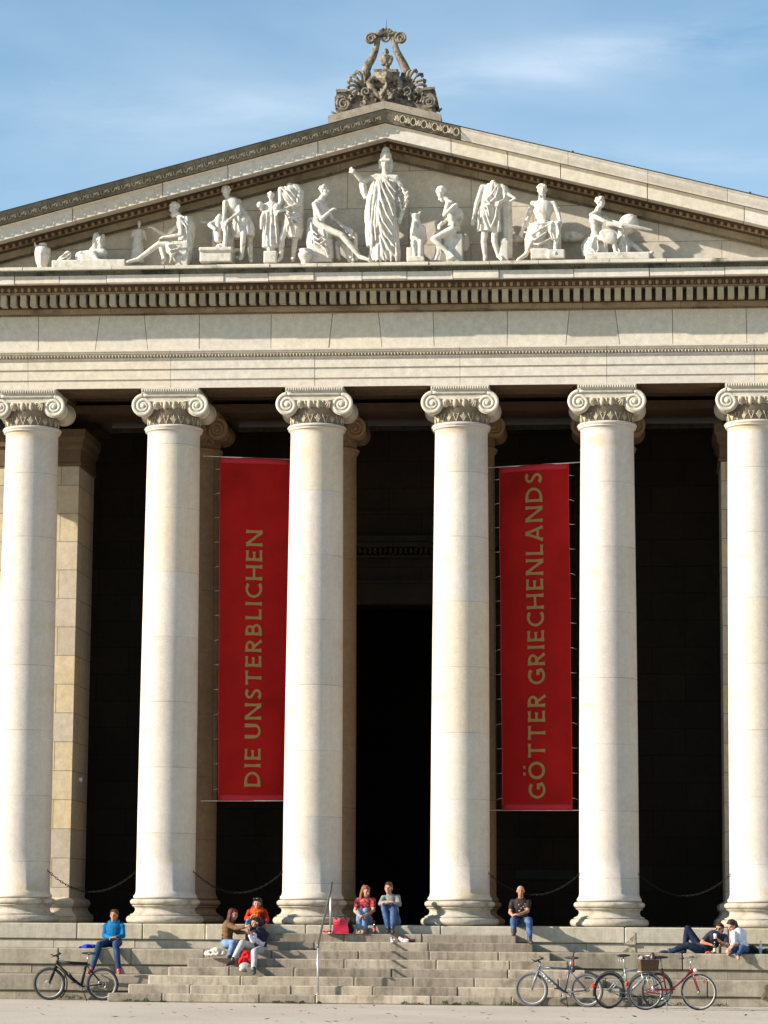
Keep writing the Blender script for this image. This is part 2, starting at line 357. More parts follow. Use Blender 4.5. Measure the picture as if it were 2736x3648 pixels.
def scar(name, pts, yf, mat):
    mb = MB(); q = [P(2136+x/2.765, 3050+y/2.765, yf) for x, y in pts]; mb.prism([(p_.x, p_.z) for p_ in q], yf-.006, yf+.06); mb.build(name, mat, temple)
bst = stone('broken stone face', (.31, .28, .225), (.42, .385, .31), bump=1., stain=(.15, .13, .095), stainlo=.48, stainhi=.64, stsc=8)
scar('broken_stone', [(322, 750), (344, 768), (330, 790), (306, 806), (292, 828), (262, 846), (236, 868), (300, 871), (352, 870), (354, 750)], YS-.006, bst)
scar('broken_stone', [(272, 892), (258, 915), (232, 934), (206, 950), (300, 953), (352, 953), (352, 890)], YS+.044, bst)
scar('broken_stone', [(1645, 1262), (1615, 1290), (1625, 1330), (1600, 1370), (1585, 1405), (1610, 1408), (1640, 1350)], YS-BT*2-.014, stone('broken lower stone', (.12, .10, .07), (.18, .15, .11), bump=1.))
# --- columns
def column_mesh():
    mb = MB(); mb.smooth = True
    zb, zt = ZS+.56, 12.365; pr = [(.69, zb-.02), (.69, zb+.03), (.655, zb+.07), (.64, zb+.14)]
    for i in range(13):
        f = i/12; pr.append((.64-.06*f**1.6, zb+.14+(zt-.16-zb-.14)*f))
    pr += [(.583, zt-.05), (.60, zt-.035), (.625, zt-.025), (.63, zt-.01), (.615, zt+.005), (.635, zt+.015), (.655, zt+.045), (.635, zt+.078), (.56, zt+.085)]
    mb.lathe([(r, z-ZS) for r, z in pr], n=64); return mb
def base_mesh():
    mb = MB(); mb.smooth = True
    def tor(r0, zc, h, bul): return [(r0+bul*cos(a), zc+h/2*sin(a)) for a in [(-PI/2)+PI*i/8 for i in range(9)]]
    pr = [(.60, 0)]+tor(.755, .088, .165, .085)+[(.735, .178), (.755, .182), (.755, .20), (.715, .208), (.668, .24), (.648, .285), (.655, .33), (.69, .365), (.715, .372), (.715, .388), (.675, .392)]+tor(.685, .462, .13, .075)+[(.655, .532), (.665, .54), (.665, .557), (.60, .56)]
    mb.lathe(pr, n=64); return mb
VX, VZ, VR = .60, 12.858, .243     # volute centre and radius
def cap_parts(dark_neck=True):
    """capital centred at x=y=0, absolute z minus ZS"""
    out = []
    mb = MB(); z0 = VZ-ZS
    for sy in (-1, 1):
        yf = sy*.60
        for sx in (-1, 1):
            cx = sx*VX
            mb.smooth = False
            # sunk disc and raised double spiral fillet
            n = 40; ring = [(cx+VR*.97*cos(2*PI*i/n), z0+VR*.97*sin(2*PI*i/n)) for i in range(n)]
            mb.prism(ring if sy < 0 else ring[::-1], min(yf, yf-sy*.10)+(.03 if sy < 0 else 0), max(yf, yf-sy*.10)-(.03 if sy > 0 else 0))
            mb.smooth = True; turns = 2.35; pts = []; rr = []
            for i in range(90):
                f = i/89; a = PI/2-sx*turns*2*PI*f
                r_ = VR*(1-.86*f**.85)
                pts.append((cx+r_*cos(a), yf+sy*.0, z0+r_*sin(a))); rr.append(.043*(1-.5*f))
            mb.tube(pts, rr, 8, flat=.42); mb.ell((cx, yf, z0), (.05, .03, .05))
            # soft inner roll of the channel
            pts = [(cx+(VR*(1-.86*(i/89)**.85)-.045)*cos(PI/2-sx*turns*2*PI*i/89), yf-sy*.01, z0+(VR*(1-.86*(i/89)**.85)-.045)*sin(PI/2-sx*turns*2*PI*i/89)) for i in range(70)]
            mb.tube(pts, [.012]*70, 6, flat=.5)
        # canalis between the volutes, sagging
        n = 20; top = []; bot = []
        for i in range(n+1):
            f = i/n*2-1; x = f*VX; top.append((x, z0+VR)); bot.append((x, z0+.14-.06*(1-f*f)))
        ol = top+bot[::-1]; mb.smooth = False
        mb.prism(ol if sy < 0 else ol[::-1], min(yf, yf-sy*.10)+(.025 if sy < 0 else 0), max(yf, yf-sy*.10)-(.025 if sy > 0 else 0))
        mb.smooth = True; mb.tube([(x, yf, z) for x, z in top], .040, 8, flat=.42); mb.tube([(x, yf, z+.0) for x, z in bot], .020, 7, flat=.6)
    # bolsters: the rolls that join front and back volutes
    for sx in (-1, 1):
        k = [(.24, -.56), (.23, -.45), (.195, -.25), (.175, -.07), (.20, -.055), (.20, .055), (.175, .07), (.195, .25), (.23, .45), (.24, .56)]
        n = 28; vs = []; fs = []
        for r_, y in k:
            for i in range(n): vs.append((sx*VX+r_*cos(2*PI*i/n), y, z0+r_*sin(2*PI*i/n)))
        for j in range(len(k)-1):
            for i in range(n): fs.append((j*n+i, j*n+(i+1) % n, (j+1)*n+(i+1) % n, (j+1)*n+i))
        fs += [tuple(range(n)), tuple(len(vs)-n+i for i in range(n))]
        mb.add(vs, fs)
    out.append(('volute_block', mb, 'cap'))
    mb = MB(); mb.box(-.55, .55, -.55, .55, z0+.1, z0+VR-.01)
    for sy in (-1, 1):
        pass
    mb.prof([(-.62, z0+VR+.035), (-.62, z0+VR+.06), (-.66, z0+VR+.12), (-.66, 13.2555-ZS), (.66, 13.2555-ZS), (.66, z0+VR+.12), (.62, z0+VR+.06), (.62, z0+VR+.035)], -.64, .64)
    mb.smooth = True
    for i in range(24):
        x = -.61+1.22*i/23
        for sy in (-1, 1): mb.ell((x, sy*.655, z0+VR+.088), (.017, .022, .036), nu=6, nv=5)
    out.append(('abacus', mb, 'cap'))
    mb = MB(); mb.smooth = True       # echinus with eggs
    mb.lathe([(.54, z0-.10), (.60, z0-.05), (.64, z0+.03), (.63, z0+.10), (.5, z0+.12)], n=48)
    for i in range(20):
        a = 2*PI*(i+.5)/20; x, y = .635*cos(a), .635*sin(a)
        mb.ell((x, y, z0+.005), (.052, .052, .095), nu=8, nv=6)
        a2 = 2*PI*i/20; mb.tube([(.66*cos(a2), .66*sin(a2), z0+.08), (.60*cos(a2), .60*sin(a2), z0-.085)], [.02, .006], 5)
    for sx in (-1, 1):                 # corner palmettes in front of the echinus
        for sy in (-1, 1):
            for q in range(4):
                an = R(-8-24*q); p0 = Vector((sx*.36, sy*.61, z0+.07)); d = Vector((-sx*cos(an), 0, sin(an)))
                mb.tube([p0, p0+d*.06+Vector((0, sy*.02, .01)), p0+d*.15+Vector((0, 0, -.01))], [.014, .021, .010], 6)
    out.append(('echinus', mb, 'echin'))
    mb = MB(); mb.smooth = True       # necking carved with leaf ornament
    mb.lathe([(.575, 12.42-ZS), (.578, z0-.10), (.60, z0-.085), (.60, z0-.06), (.5, z0-.05)], n=64)
    out.append(('necking', mb, 'capdark')); mb = MB(); mb.smooth = True
    nn = 22
    for i in range(nn):
        a = 2*PI*i/nn; tx = Vector((-sin(a), cos(a), 0)); ra = Vector((cos(a), sin(a), 0))
        c0 = ra*.582+Vector((0, 0, 12.44-ZS))
        if i % 2:
            for q in (-2, -1, 0, 1, 2): mb.tube([c0+Vector((0, 0, .02)), c0+tx*q*.020+Vector((0, 0, .11)), c0+tx*q*.034+Vector((0, 0, .215-abs(q)*.035))], [.008, .012, .009], 5)
        else:
            for q in (-1, 1):
                pts = [c0+tx*q*(.008+.03*(1-cos(u*.55)))+Vector((0, 0, .02+.19*u/5)) for u in range(6)]+[c0+tx*q*.036+Vector((0, 0, .18)), c0+tx*q*.02+Vector((0, 0, .19))]
                mb.tube(pts, .010, 5)
    out.append(('necking_carving', mb, 'echin'))
    return out
cm, bmn = column_mesh(), base_mesh(); caps = cap_parts()
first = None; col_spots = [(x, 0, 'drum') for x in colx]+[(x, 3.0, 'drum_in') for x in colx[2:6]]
def make_column(x, y, matn):
    shaft = cm.build('column', M[matn], temple); shaft.location = (x, y, ZS)
    bmn.build('column_base', M['base'] if matn == 'drum' else M['drum_in'], shaft)
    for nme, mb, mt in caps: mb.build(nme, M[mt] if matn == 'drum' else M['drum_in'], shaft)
    return shaft
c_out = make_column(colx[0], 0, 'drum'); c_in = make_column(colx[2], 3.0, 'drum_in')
for x in colx[1:]: c = copyobj(c_out, temple); c.location = (x, 0, ZS)
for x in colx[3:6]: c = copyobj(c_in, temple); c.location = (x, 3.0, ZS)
for ob in temple.children:
    if ob.name.startswith('column') and abs(ob.location.y) < .1:
        ob.rotation_euler.z = 0

# --- piers (antae) and inner walls
for sx in (-1, 1):
    mb = MB(); xi = sx*7.34; xo = sx*9.75
    mb.box(min(xi, xo), max(xi, xo), 2.05, 3.85, ZS+.5, 12.05)
    pier = mb.build('pier', M['ante'], temple)
    mb = MB(); x0, x1 = min(xi, xo), max(xi, xo)
    def ringp(pr):                      # moulding that runs round the front and inner flank of the pier
        for (d0, z0), (d1, z1) in zip(pr, pr[1:]):
            mb.add([(x0-d0, 2.05-d0, z0), (x1+d0, 2.05-d0, z0), (x1+d0, 3.85, z0), (x0-d0, 3.85, z0), (x0-d1, 2.05-d1, z1), (x1+d1, 2.05-d1, z1), (x1+d1, 3.85, z1), (x0-d1, 3.85, z1)],
                   [(0, 1, 5, 4), (1, 2, 6, 5), (3, 0, 4, 7)])
    ringp([(.2, ZS), (.22, ZS+.05), (.22, ZS+.12), (.19, ZS+.17), (.14, ZS+.2), (.09, ZS+.27), (.08, ZS+.33), (.12, ZS+.37), (.14, ZS+.42), (.13, ZS+.49), (.06, ZS+.53), (.002, ZS+.56)])
    mb.build('pier_base', M['ante'], pier)
    mb = MB(); ringp([(.003, 11.95), (.05, 11.97), (.05, 12.03), (.03, 12.05), (.03, 12.35), (.09, 12.42), (.09, 12.52), (.15, 12.62), (.15, 12.80), (.0, 12.8)])
    mb.build('pier_capital', stone('dark pier capital', (.15, .105, .065), (.12, .085, .055), bump=.3), pier)
mb = MB()
for sx in (-1, 1): mb.box(sx*8.4-.3, sx*8.4+.3, 3.85, 8, ZS, 13.3)
DX0, DX1, DZ = -1.9, 1.5, 9.28
mb.box(-9, DX0, 7, 8, ZS, 13.6); mb.box(DX1, 9, 7, 8, ZS, 13.6); mb.box(DX0, DX1, 7, 8, DZ, 13.6)
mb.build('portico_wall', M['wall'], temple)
mb = MB()                                # moulded lintel over the doorway
for z0, z1, yy in ((9.30, 9.80, 6.93), (9.80, 9.88, 6.86), (10.42, 10.5, 6.86), (10.66, 10.78, 6.62), (10.80, 10.95, 6.70), (11.55, 11.6, 6.93)): mb.box(DX0-.6, DX1+.6, yy, 6.997, z0, z1, .004)
for i in range(36): mb.box(DX0-.55+i*.125, DX0-.55+i*.125+.07, 6.72, 6.996, 10.52, 10.65)
for x in (DX0-.5, DX1): mb.box(x, x+.5, 6.95, 6.998, ZS+.003, 9.298)
lint = stone('doorway surround', (.05, .038, .028), (.04, .03, .022), bump=.2); mb.build('door_surround', lint, temple)  # surround coloured dark to carry the portico shade
mb = MB(); mb.add([(DX0-2, 8.0, ZS), (DX1+2, 8.0, ZS), (DX1+2, 15, ZS), (DX0-2, 15, ZS), (DX0-2, 8.0, 10), (DX1+2, 8.0, 10), (DX1+2, 15, 10), (DX0-2, 15, 10)], [(2, 3, 7, 6), (1, 2, 6, 5), (3, 0, 4, 7), (4, 5, 6, 7), (0, 1, 2, 3)])
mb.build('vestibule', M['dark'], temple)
pq = [P(x, y, 7) for x, y in ((1837, 3097), (2051, 3135))]
mb = MB(); mb.box(pq[0].x, pq[1].x, 6.965, 7.02, pq[1].z, pq[0].z, .006)
o = mb.build('wall_plaque', plain('blackened bronze plaque', (.012, .011, .01), .6), None); tag(o, 'dark plaque on the portico back wall below the right banner', 'plaque')
# ceiling with beams and coffer frames
mb = MB(); mb.box(-12.2, 12.2, .55, 8, 13.9, 14.1)
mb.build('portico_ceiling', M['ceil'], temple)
mb = MB()
for a, b_ in zip(colx, colx[1:]):
    x0, x1 = a+.75, b_-.75
    mb.box(a+.56, b_-.56, -.54, .54, 13.2585, 13.2615)  # thin dark sheet added under the architrave to paint its soffit as shaded
    for d, zz in ((0, .035), (.07, .02)):   # raised frames on the soffit of the architrave
        mb.box(x0+d, x1-d, -.36+d, -.30+d, 13.2585-zz, 13.2595); mb.box(x0+d, x1-d, .30-d, .36-d, 13.2585-zz, 13.2595)
        mb.box(x0+d, x0+d+.05, -.299+d, .299-d, 13.2585-zz, 13.2595); mb.box(x1-d-.05, x1-d, -.299+d, .299-d, 13.2585-zz, 13.2595)
for i, x in enumerate(colx[1:7]):
    mb.box(x-.45, x+.45, .62, 7, 13.45, 13.895)
    for q in range(4): mb.box(x+.47, x+S-.47, .9+q*1.5, 1.02+q*1.5, 13.72, 13.897)
mb.box(-12, 12, 2.45, 3.55, 13.258, 13.448); mb.box(-12, 12, 2.42, 3.58, 13.56, 13.64)
mb.build('soffit_frames', M['ceil'], temple)

# --- entablature
mb = MB(); xs = [-13.1]+colx+[13.1]
for a, b_ in zip(xs, xs[1:]):
    mb.tint = rnd.random(); j = rnd.uniform(-.004, .004); a += .004; b_ -= .004
    mb.prof([(-.56+j, 13.262), (-.56+j, 13.444), (-.555+j, 13.450), (-.588+j, 13.456), (-.588+j, 13.668), (-.58+j, 13.676), (-.618+j, 13.682), (-.618+j, 13.885), (-.64, 13.893), (-.655, 13.90), (-.655, 13.922), (-.63, 13.926), (-.64, 13.99), (-.70, 14.012), (-.71, 14.03), (-.735, 14.06), (-.735, 14.095), (-.60, 14.12), (.56, 14.12), (.56, 13.262)], a, b_)
mb.build('architrave', M['arch'], temple)
mb = MB(); mb.smooth = True
x = -13.0
while x < 13.0:
    mb.ell((x, -.665, 13.965), (.024, .035, .042), nu=6, nv=5); mb.tube([(x+.036, -.69, 14.0), (x+.036, -.655, 13.935)], [.008, .004], 4); x += .072
mb.build('egg_moulding', M['echin'], temple)
mb = MB(); nfr = [-13.0]
pat = [(.0, 1.62), (.0, 1.22), (.0, 1.2), (.0, 1.24)]
x = -13.0; k = 0; sk = 0.0; lst = []
cuts = []
while x < 13.3: cuts.append(x); x += (1.28, 1.18, 1.15, 1.6)[k % 4]; k += 1
skl = [(.0, .12, -.12, -.02)[i % 4]+rnd.uniform(-.02, .02) for i in range(len(cuts))]
for i in range(len(cuts)-1):
    mb.tint = rnd.random(); j = rnd.uniform(-.006, .006)
    mb.prof([(-.56+j, 14.121), (-.56+j, 14.90), (.5, 14.90), (.5, 14.121)], cuts[i]+.006, cuts[i+1]-.006, sk0=skl[i], sk1=skl[i+1])
mb.build('frieze', M['fri'], temple)
# bed mouldings: beads, plain band, dentils, egg row
mb = MB(); x = -13.1
while x < 13.1:
    e = min(13.1, x+rnd.uniform(1.9, 2.6)); mb.tint = rnd.random()
    mb.prof([(-.585, 14.901), (-.60, 14.935), (-.80, 14.94), (-.80, 15.02), (-.7, 15.03), (.4, 15.03), (.4, 14.901)], x+.004, e-.004)
    mb.prof([(-.80, 15.2915), (-1.07, 15.292), (-1.07, 15.335), (-.80, 15.338)], x+.004, e-.004); x = e
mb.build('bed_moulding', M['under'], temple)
mb = MB(); mb.box(-13.1, 13.1, -.84, .4, 15.0305, 15.291); mb.prof([(-.80, 15.3385), (-1.09, 15.34), (-1.13, 15.38), (-1.20, 15.42), (-1.20, 15.47), (.4, 15.47), (.4, 15.3385)], -13.1, 13.1); mb.build('shadowed_ovolo', M['ovolo'], temple)  # backing between the dentils shares the colour that paints shade into the gaps
mb = MB(); x = -13.0
while x < 13.05:
    mb.tint = rnd.random(); mb.box(x, x+.135, -1.055, -.83, 15.038, 15.2905, .006); x += .222
mb.build('dentil_course', stone('dentil limestone', (.40, .355, .27), (.34, .295, .21), tint=.16, tintc=(.36, .30, .2), bump=.4, stain=(.2, .16, .1), stainlo=.6, stainhi=.8, stsc=3), temple)
mb = MB(); mb.smooth = True; x = -13.0
while x < 13.0:
    mb.ell((x, -1.145, 15.385), (.040, .055, .062), nu=7, nv=6); mb.tube([(x+.075, -1.19, 15.45), (x+.075, -1.09, 15.345)], [.016, .006], 4); x += .150
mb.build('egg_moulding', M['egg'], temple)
mb = MB(); mb.smooth = True; x = -13.0
while x < 13.0: mb.ell((x, -.60, 14.918), (.019, .02, .017), nu=6, nv=4); x += .055
mb.build('bead_moulding', M['moss'], temple)
mb = MB(); x = -13.2; k = 0
def wob(z): return z
segs = []
while x < 13.2:
    e = min(13.2, x+rnd.choice((1.0, 1.05, 1.62, .98))); segs.append((x, e)); x = e
for a, b_ in segs:
    mb.tint = rnd.random(); j = rnd.uniform(-.03, .015); k = rnd.uniform(-.012, .018)
    mb.prof([(-1.21, 15.471), (-1.38, 15.46+k), (-1.385+j, 15.447+k), (-1.43+j, 15.450+k), (-1.43+j, 15.622), (.3, 15.622), (.3, 15.471)], a+.008, b_-.008)
mb.build('cornice', M['corn'], temple)
mb = MB()
for a, b_ in segs:
    j = rnd.uniform(-.01, .01)
    mb.prof([(-1.43+j, 15.6225), (-1.445+j, 15.65), (-1.48+j, 15.69), (-1.53+j, 15.715), (.3, 15.715), (.3, 15.6225)], a+.002, b_-.002)
mb.smooth = True; x = -13.0
while x < 13.0: mb.ell((x, -1.475, 15.665), (.022, .02, .032), nu=6, nv=4); x += .075
mb.build('leaf_moulding', M['moss'], temple)
mb = MB(); x = -13.2
while x < 13.2:
    e = min(13.2, x+rnd.uniform(.8, 1.6)); mb.tint = rnd.random(); j = rnd.uniform(-.012, .012)
    mb.prof([(-1.54+j, 15.7155), (-1.585+j, 15.725), (-1.585+j, 15.785+j*.5), (-1.57+j, 15.795), (-.3, 15.90), (-.3, 15.7155)], x+.005, e-.005); x = e
mb.build('pediment_ledge', M['leg'], temple)

# --- pediment
rz = lambda x: -SL*abs(x)
mb = MB(); mb.prism([(-10.5, 15.8), (10.5, 15.8), (0, 15.8+10.5*SL)], -.45, .3); mb.build('tympanum', M['tymp'], temple)
def slope_segs(lo, hi, wmin, wmax):
    r_ = []; x = lo
    while x < hi-.01:
        e = x+rnd.uniform(wmin, wmax)
        if e > hi-.5*wmin: e = hi
        r_.append((x, e)); x = e
    return r_
HX = 13.2
for nme, pr, mat, gap in (
    ('raking_fascia', [(-.40, 18.375), (-.64, 18.385), (-.66, 18.405), (-.66, 18.548), (-.40, 18.548)], 'under', .004),
    ('raking_ovolo', [(-.40, 18.5485), (-.69, 18.55), (-.72, 18.60), (-.86, 18.68), (-.86, 18.719), (-.40, 18.719)], 'ovolo', 0.0),
    ('raking_corona', [(-.40, 18.7205), (-1.34, 18.70), (-1.35, 18.640), (-1.41, 18.630), (-1.41, 18.885), (-1.45, 18.905), (-1.50, 18.93), (-.40, 18.945)], 'corn', .008)):
    mb = MB()
    for sx in (-1, 1):
        for a, b_ in slope_segs(0, HX, 1.0, 2.1):
            mb.tint = rnd.random()
            x0, x1 = (a+(gap if a > 0 else 0), b_-gap) if sx > 0 else (-b_+gap, -a-(gap if a > 0 else 0))
            mb.prof(pr, x0, x1, rz)
    mb.build(nme, M[mat], temple)
for sx in (-1, 1):
    mb = MB(); mb.smooth = True; x = .07
    while x < 10.5: mb.ell((sx*x, -.79, 18.635+rz(x)), (.042, .06, .058), nu=7, nv=6); x += .148
    mb.smooth = False; mb.prof([(-.70, 18.585), (-.74, 18.60), (-.74, 18.615), (-.70, 18.63)], *((.01, 10.5) if sx > 0 else (-10.5, -.01)), rz)
    mb.build('raking_egg_moulding', M['egg'], temple)
    mb = MB(); mb.smooth = True; x = .03
    while x < 10.3: mb.ell((sx*x, -.648, 18.38+rz(x)), (.02, .02, .018), nu=6, nv=4); x += .06
    mb.smooth = False; mb.prof([(-.60, 18.366), (-.646, 18.370), (-.646, 18.380), (-.60, 18.380)], *((.01, 10.3) if sx > 0 else (-10.3, -.01)), rz)
    mb.build('raking_bead_moulding', M['moss'], temple)
sima = [(-.40, 18.9455), (-1.51, 18.95), (-1.515, 18.97), (-1.53, 19.0), (-1.56, 19.05), (-1.585, 19.10), (-1.60, 19.15), (-1.625, 19.18), (-1.635, 19.205), (-.40, 19.205)]
mb = MB()
for a, b_ in slope_segs(0, HX, 1.5, 2.2): mb.tint = rnd.random(); mb.prof(sima, -b_+.004, -a-(.004 if a > 0 else 0), rz)
mb.tint = .2; mb.prof(sima, 0, 1.66, rz)
# carved palmettes on the grimy stretch
mb.smooth = True
def palmette(mb, x, z, y=-1.56, s=1., up=1):
    for q in (-2, -1, 0, 1, 2):
        a = R(90+q*34); mb.tube([(x, y, z-.06*s*up), (x+.04*s*cos(a), y-.008, z-.06*s*up+.05*s*sin(a)*up), (x+.065*s*cos(a), y-.005, z-.06*s*up+.12*s*sin(a)*up)], [.008*s, .017*s, .011*s], 5)
x = .12
k = 0
while x < 10.4:
    palmette(mb, -x, 19.075+rz(x), y=-1.578, s=1.0)
    r_ = [(-x-.115+.045*cos(2*PI*i/10), -1.585, 19.08+rz(x+.115)+.085*sin(2*PI*i/10)) for i in range(10)]; mb.tube(r_, .011, 5, closed=True)
    x += .23
mb.build('carved_sima', M['simadirt'], temple)['label'] = 'grimy carved gutter band on the left slope'
mb = MB(); mb.smooth = True; x = .28
while x < 1.62:
    palmette(mb, x, 19.085+rz(x), y=-1.60, s=1.1)
    r_ = [(x+.115+.06*cos(2*PI*i/12), -1.605, 19.08+rz(x+.115)+.085*sin(2*PI*i/12)) for i in range(12)]; mb.tube(r_, .013, 5, closed=True)
    x += .235
mb.build('palmette_carving', stone('pale carved relief', (.46, .41, .31), (.38, .335, .25), bump=.5, stain=(.2, .17, .12), stainlo=.5, stainhi=.75, stsc=6), temple)
mb = MB()
for a, b_ in slope_segs(1.66, HX, 1.6, 2.4): mb.tint = rnd.random(); mb.prof(sima, a+.004, b_-.004, rz)
mb.build('smooth_sima', M['simaclean'], temple)['label'] = 'pale uncarved gutter band on the right slope'
mb = MB(); mb.prof([(-1.65, 19.206), (-1.65, 19.222), (-1.3, 19.245), (14, 19.245), (14, 19.21)], -HX-.1, 0, rz); mb.prof([(-1.65, 19.206), (-1.65, 19.222), (-1.3, 19.245), (14, 19.245), (14, 19.21)], 0, HX+.1, rz)
for x in (4.1, 7.9, 11.4): mb.box(x-.02, x+.02, -1.655, -1.5, 19.22+rz(x), 19.25+rz(x))
mb.build('roof', M['roof'], temple)
mb = MB(); mb.prism([(-12.3, 14.1), (12.3, 14.1), (12.3, 16.0), (0, 19.16), (-12.3, 16.0)], 13.0, 13.9); 
for sx in (-1, 1): mb.box(sx*12.0-.3, sx*12.0+.3, 4, 13.5, 0, 15.9)
mb.build('cella_wall', M['plinth'], temple)
for a, b_ in ((-11.7, -9.76), (9.76, 11.7)):
    mb = MB(); mb.box(a, b_, 2.9, 3.8, ZS, 13.3); mb.build('side_wall', M['ante'], temple)

# --- staircase: eight stone steps projecting in front of the plinth
stairs = thing('stone_staircase', 'flight of eight worn stone steps rising to the portico', 'staircase', (-.8, -3.6, 0))
Lx = [-5.349, -4.987, -4.632, -4.274, -3.93, -3.56, -3.2, -2.87]; Rx = [5.4, 5.04, 4.70, 4.332, 3.963, 3.60, 3.231, 2.869]
for k in range(8):
    z1 = RISE*(k+1); yf = YS-TR*(8-k); mb = MB(); x = Lx[k]
    while x < Rx[k]-.01:
        e = x+rnd.uniform(1.1, 2.4)
        if e > Rx[k]-.7: e = Rx[k]
        mb.tint = rnd.random(); j = rnd.uniform(-.008, .008); mb.box(x+.005, e-.005, yf+j, yf+TR+.06, .001, z1-.002*(k % 2)+j*.2, .019); x = e
    mb.build('step', M['step'], stairs, base=(-.8, -3.6, 0))
# rail
hr = thing('handrail', 'thin steel handrail rising up the middle of the steps', 'handrail', (-1.07, -3.4, RISE))
B = (-1.07, -3.4, RISE)
mb = MB(); mb.smooth = True; mb.tube([(-1.07, -3.4, RISE), (-1.07, -3.4, 1.16)], .021, 10); mb.build('post', M['steel'], hr, base=B)
mb = MB(); mb.smooth = True; mb.tube([(-1.07, -1.12, RISE*8), (-1.07, -1.12, 2.28)], .021, 10); mb.build('post', M['steel'], hr, base=B)
mb = MB(); mb.smooth = True; mb.tube([(-1.07, -3.47, 1.13), (-1.07, -3.41, 1.19), (-1.07, -1.12, 2.30), (-1.07, -.95, 2.46)], .024, 10); mb.build('rail', plain('dark steel rail', (.16, .15, .14), .4, .6), hr, base=B)
for y_, z_ in ((-3.4, RISE), (-1.12, RISE*8)):
    mb = MB(); mb.smooth = True; mb.tube([(-1.07, y_, z_), (-1.07, y_, z_+.012)], .05, 12); mb.build('foot_plate', M['steel'], hr, base=B)
# chains between the columns
def chain_between(x0, x1, label):
    a = Vector((x0+.62, -.12, 2.69)); b_ = Vector((x1-.62, -.12, 2.69)); sag = .46
    rt = thing('chain', label, 'chain', (x0+.62, -.12, 2.69), 'chains hung between the front columns')
    mb = MB(); mb.smooth = True; n = 34; pts = []
    for i in range(n+1):
        f = i/n; p = a.lerp(b_, f); p.z -= sag*(1-(2*f-1)**2); pts.append(p)
    for i in range(n):
        p = (pts[i]+pts[i+1])/2; d = (pts[i+1]-pts[i]).normalized(); u = d.cross(Vector((0, 1, 0))).normalized() if i % 2 else Vector((0, 1, 0))
        ring = [p+d*.042*cos(2*PI*k/10)+u*.02*sin(2*PI*k/10) for k in range(10)]; mb.tube(ring, .0075, 5, closed=True)
    mb.build('links', M['iron'], rt, base=a)
    for p, s_ in ((a, -1), (b_, 1)):
        mb = MB(); mb.smooth = True; mb.tube([p+Vector((0, .03*cos(2*PI*k/10), .03*sin(2*PI*k/10))) for k in range(10)], .009, 6, closed=True); mb.tube([p+Vector((s_*.06, 0, 0)), p], .012, 6)
        mb.build('wall_ring', M['iron'], rt, base=a)
nm = ['chain left of the blue jacketed man, between the first two visible columns', 'chain above the group with the red haired woman, beside the left banner', None,
      'chain above the man in the black shirt, under the right banner', 'chain above the reclining couple, between the two columns furthest right']
for i, lb in zip((1, 2, 3, 4, 5), nm):
    if lb: chain_between(colx[i], colx[i+1], lb)

# ================================================================= FIGURES
def fr(ox, oy, s):
    """frame of survey points read off an enlarged part of the photo"""
    return lambda x, y, Y: P(ox+x/s, oy+y/s, Y)
def basis(f, up=Vector((0, 0, 1))):
    f = Vector(f).normalized(); r_ = f.cross(up).normalized(); u = r_.cross(f)
    return Matrix((r_, f, u)).transposed().to_quaternion()     # local x right, y forward, z up
SKIN = cloth('skin', (.46, .235, .155), (.38, .18, .115), rough=.55, bump=.05)
SKIN2 = cloth('tanned skin', (.42, .21, .13), (.36, .17, .10), rough=.55, bump=.05)
DARKEYE = plain('dark eye', (.03, .02, .02), .4, bump=0)
def hand(mb, wrist, d, nrm, s=1., curl=.5, side=1):
    """palm, four unequal bent fingers and a thumb leaving the side of the palm"""
    d = Vector(d).normalized(); nrm = Vector(nrm); nrm = (nrm-d*nrm.dot(d)).normalized(); lat = d.cross(nrm)*side
    q = Matrix((lat, d, nrm)).transposed().to_quaternion(); w_ = Vector(wrist); pc = w_+d*.052*s
    mb.ell(pc, (.040*s, .052*s, .017*s), q, 10, 8); mb.cap(w_, pc, .026*s, .026*s, 8)
    for i, (o_, ln) in enumerate(((-.029, .068), (-.010, .078), (.010, .073), (.028, .058))):
        b_ = w_+d*.088*s+lat*o_*s; k1 = (d*cos(curl)-nrm*sin(curl)); k2 = (d*cos(curl*2.1)-nrm*sin(curl*2.1))
        j_ = b_+k1*ln*.5*s; e_ = j_+k2*ln*.5*s
        mb.cap(b_, j_, .0098*s, .009*s, 6); mb.cap(j_, e_, .009*s, .0075*s, 6)
    t0 = w_+d*.028*s+lat*-.032*s; t1 = t0+(d*.7-lat*.75).normalized()*.036*s; t2 = t1+(d*.95-lat*.15-nrm*.35).normalized()*.03*s
    mb.cap(t0, t1, .0125*s, .011*s, 6); mb.cap(t1, t2, .011*s, .009*s, 6)
def head(mb, c, f, s=1., helmet=False, up=Vector((0, 0, 1))):
    q = basis(f, up); c = Vector(c); lo = lambda x, y, z: c+q @ Vector((x*s, y*s, z*s))
    mb.ell(lo(0, -.01, .025), (.076*s, .096*s, .088*s), q, 16, 12)
    mb.ell(lo(0, .022, -.045), (.056*s, .062*s, .068*s), q, 14, 10)
    mb.ell(lo(0, .055, -.088), (.024*s, .022*s, .02*s), q, 8, 6)              # chin
    mb.cap(lo(0, .082, .018), lo(0, .100, -.022), .011*s, .016*s, 8)           # nose
    mb.cap(lo(-.042, .074, .036), lo(.042, .074, .036), .013*s, .013*s, 8)     # brow
    mb.cap(lo(-.019, .080, -.056), lo(.019, .080, -.056), .010*s, .010*s, 6)   # lips
    for sx in (-1, 1):
        mb.ell(lo(sx*.077, -.008, -.002), (.012*s, .02*s, .032*s), q, 8, 6)    # ear
        mb.ell(lo(sx*.045, .06, -.02), (.02*s, .02*s, .022*s), q, 8, 6)        # cheek
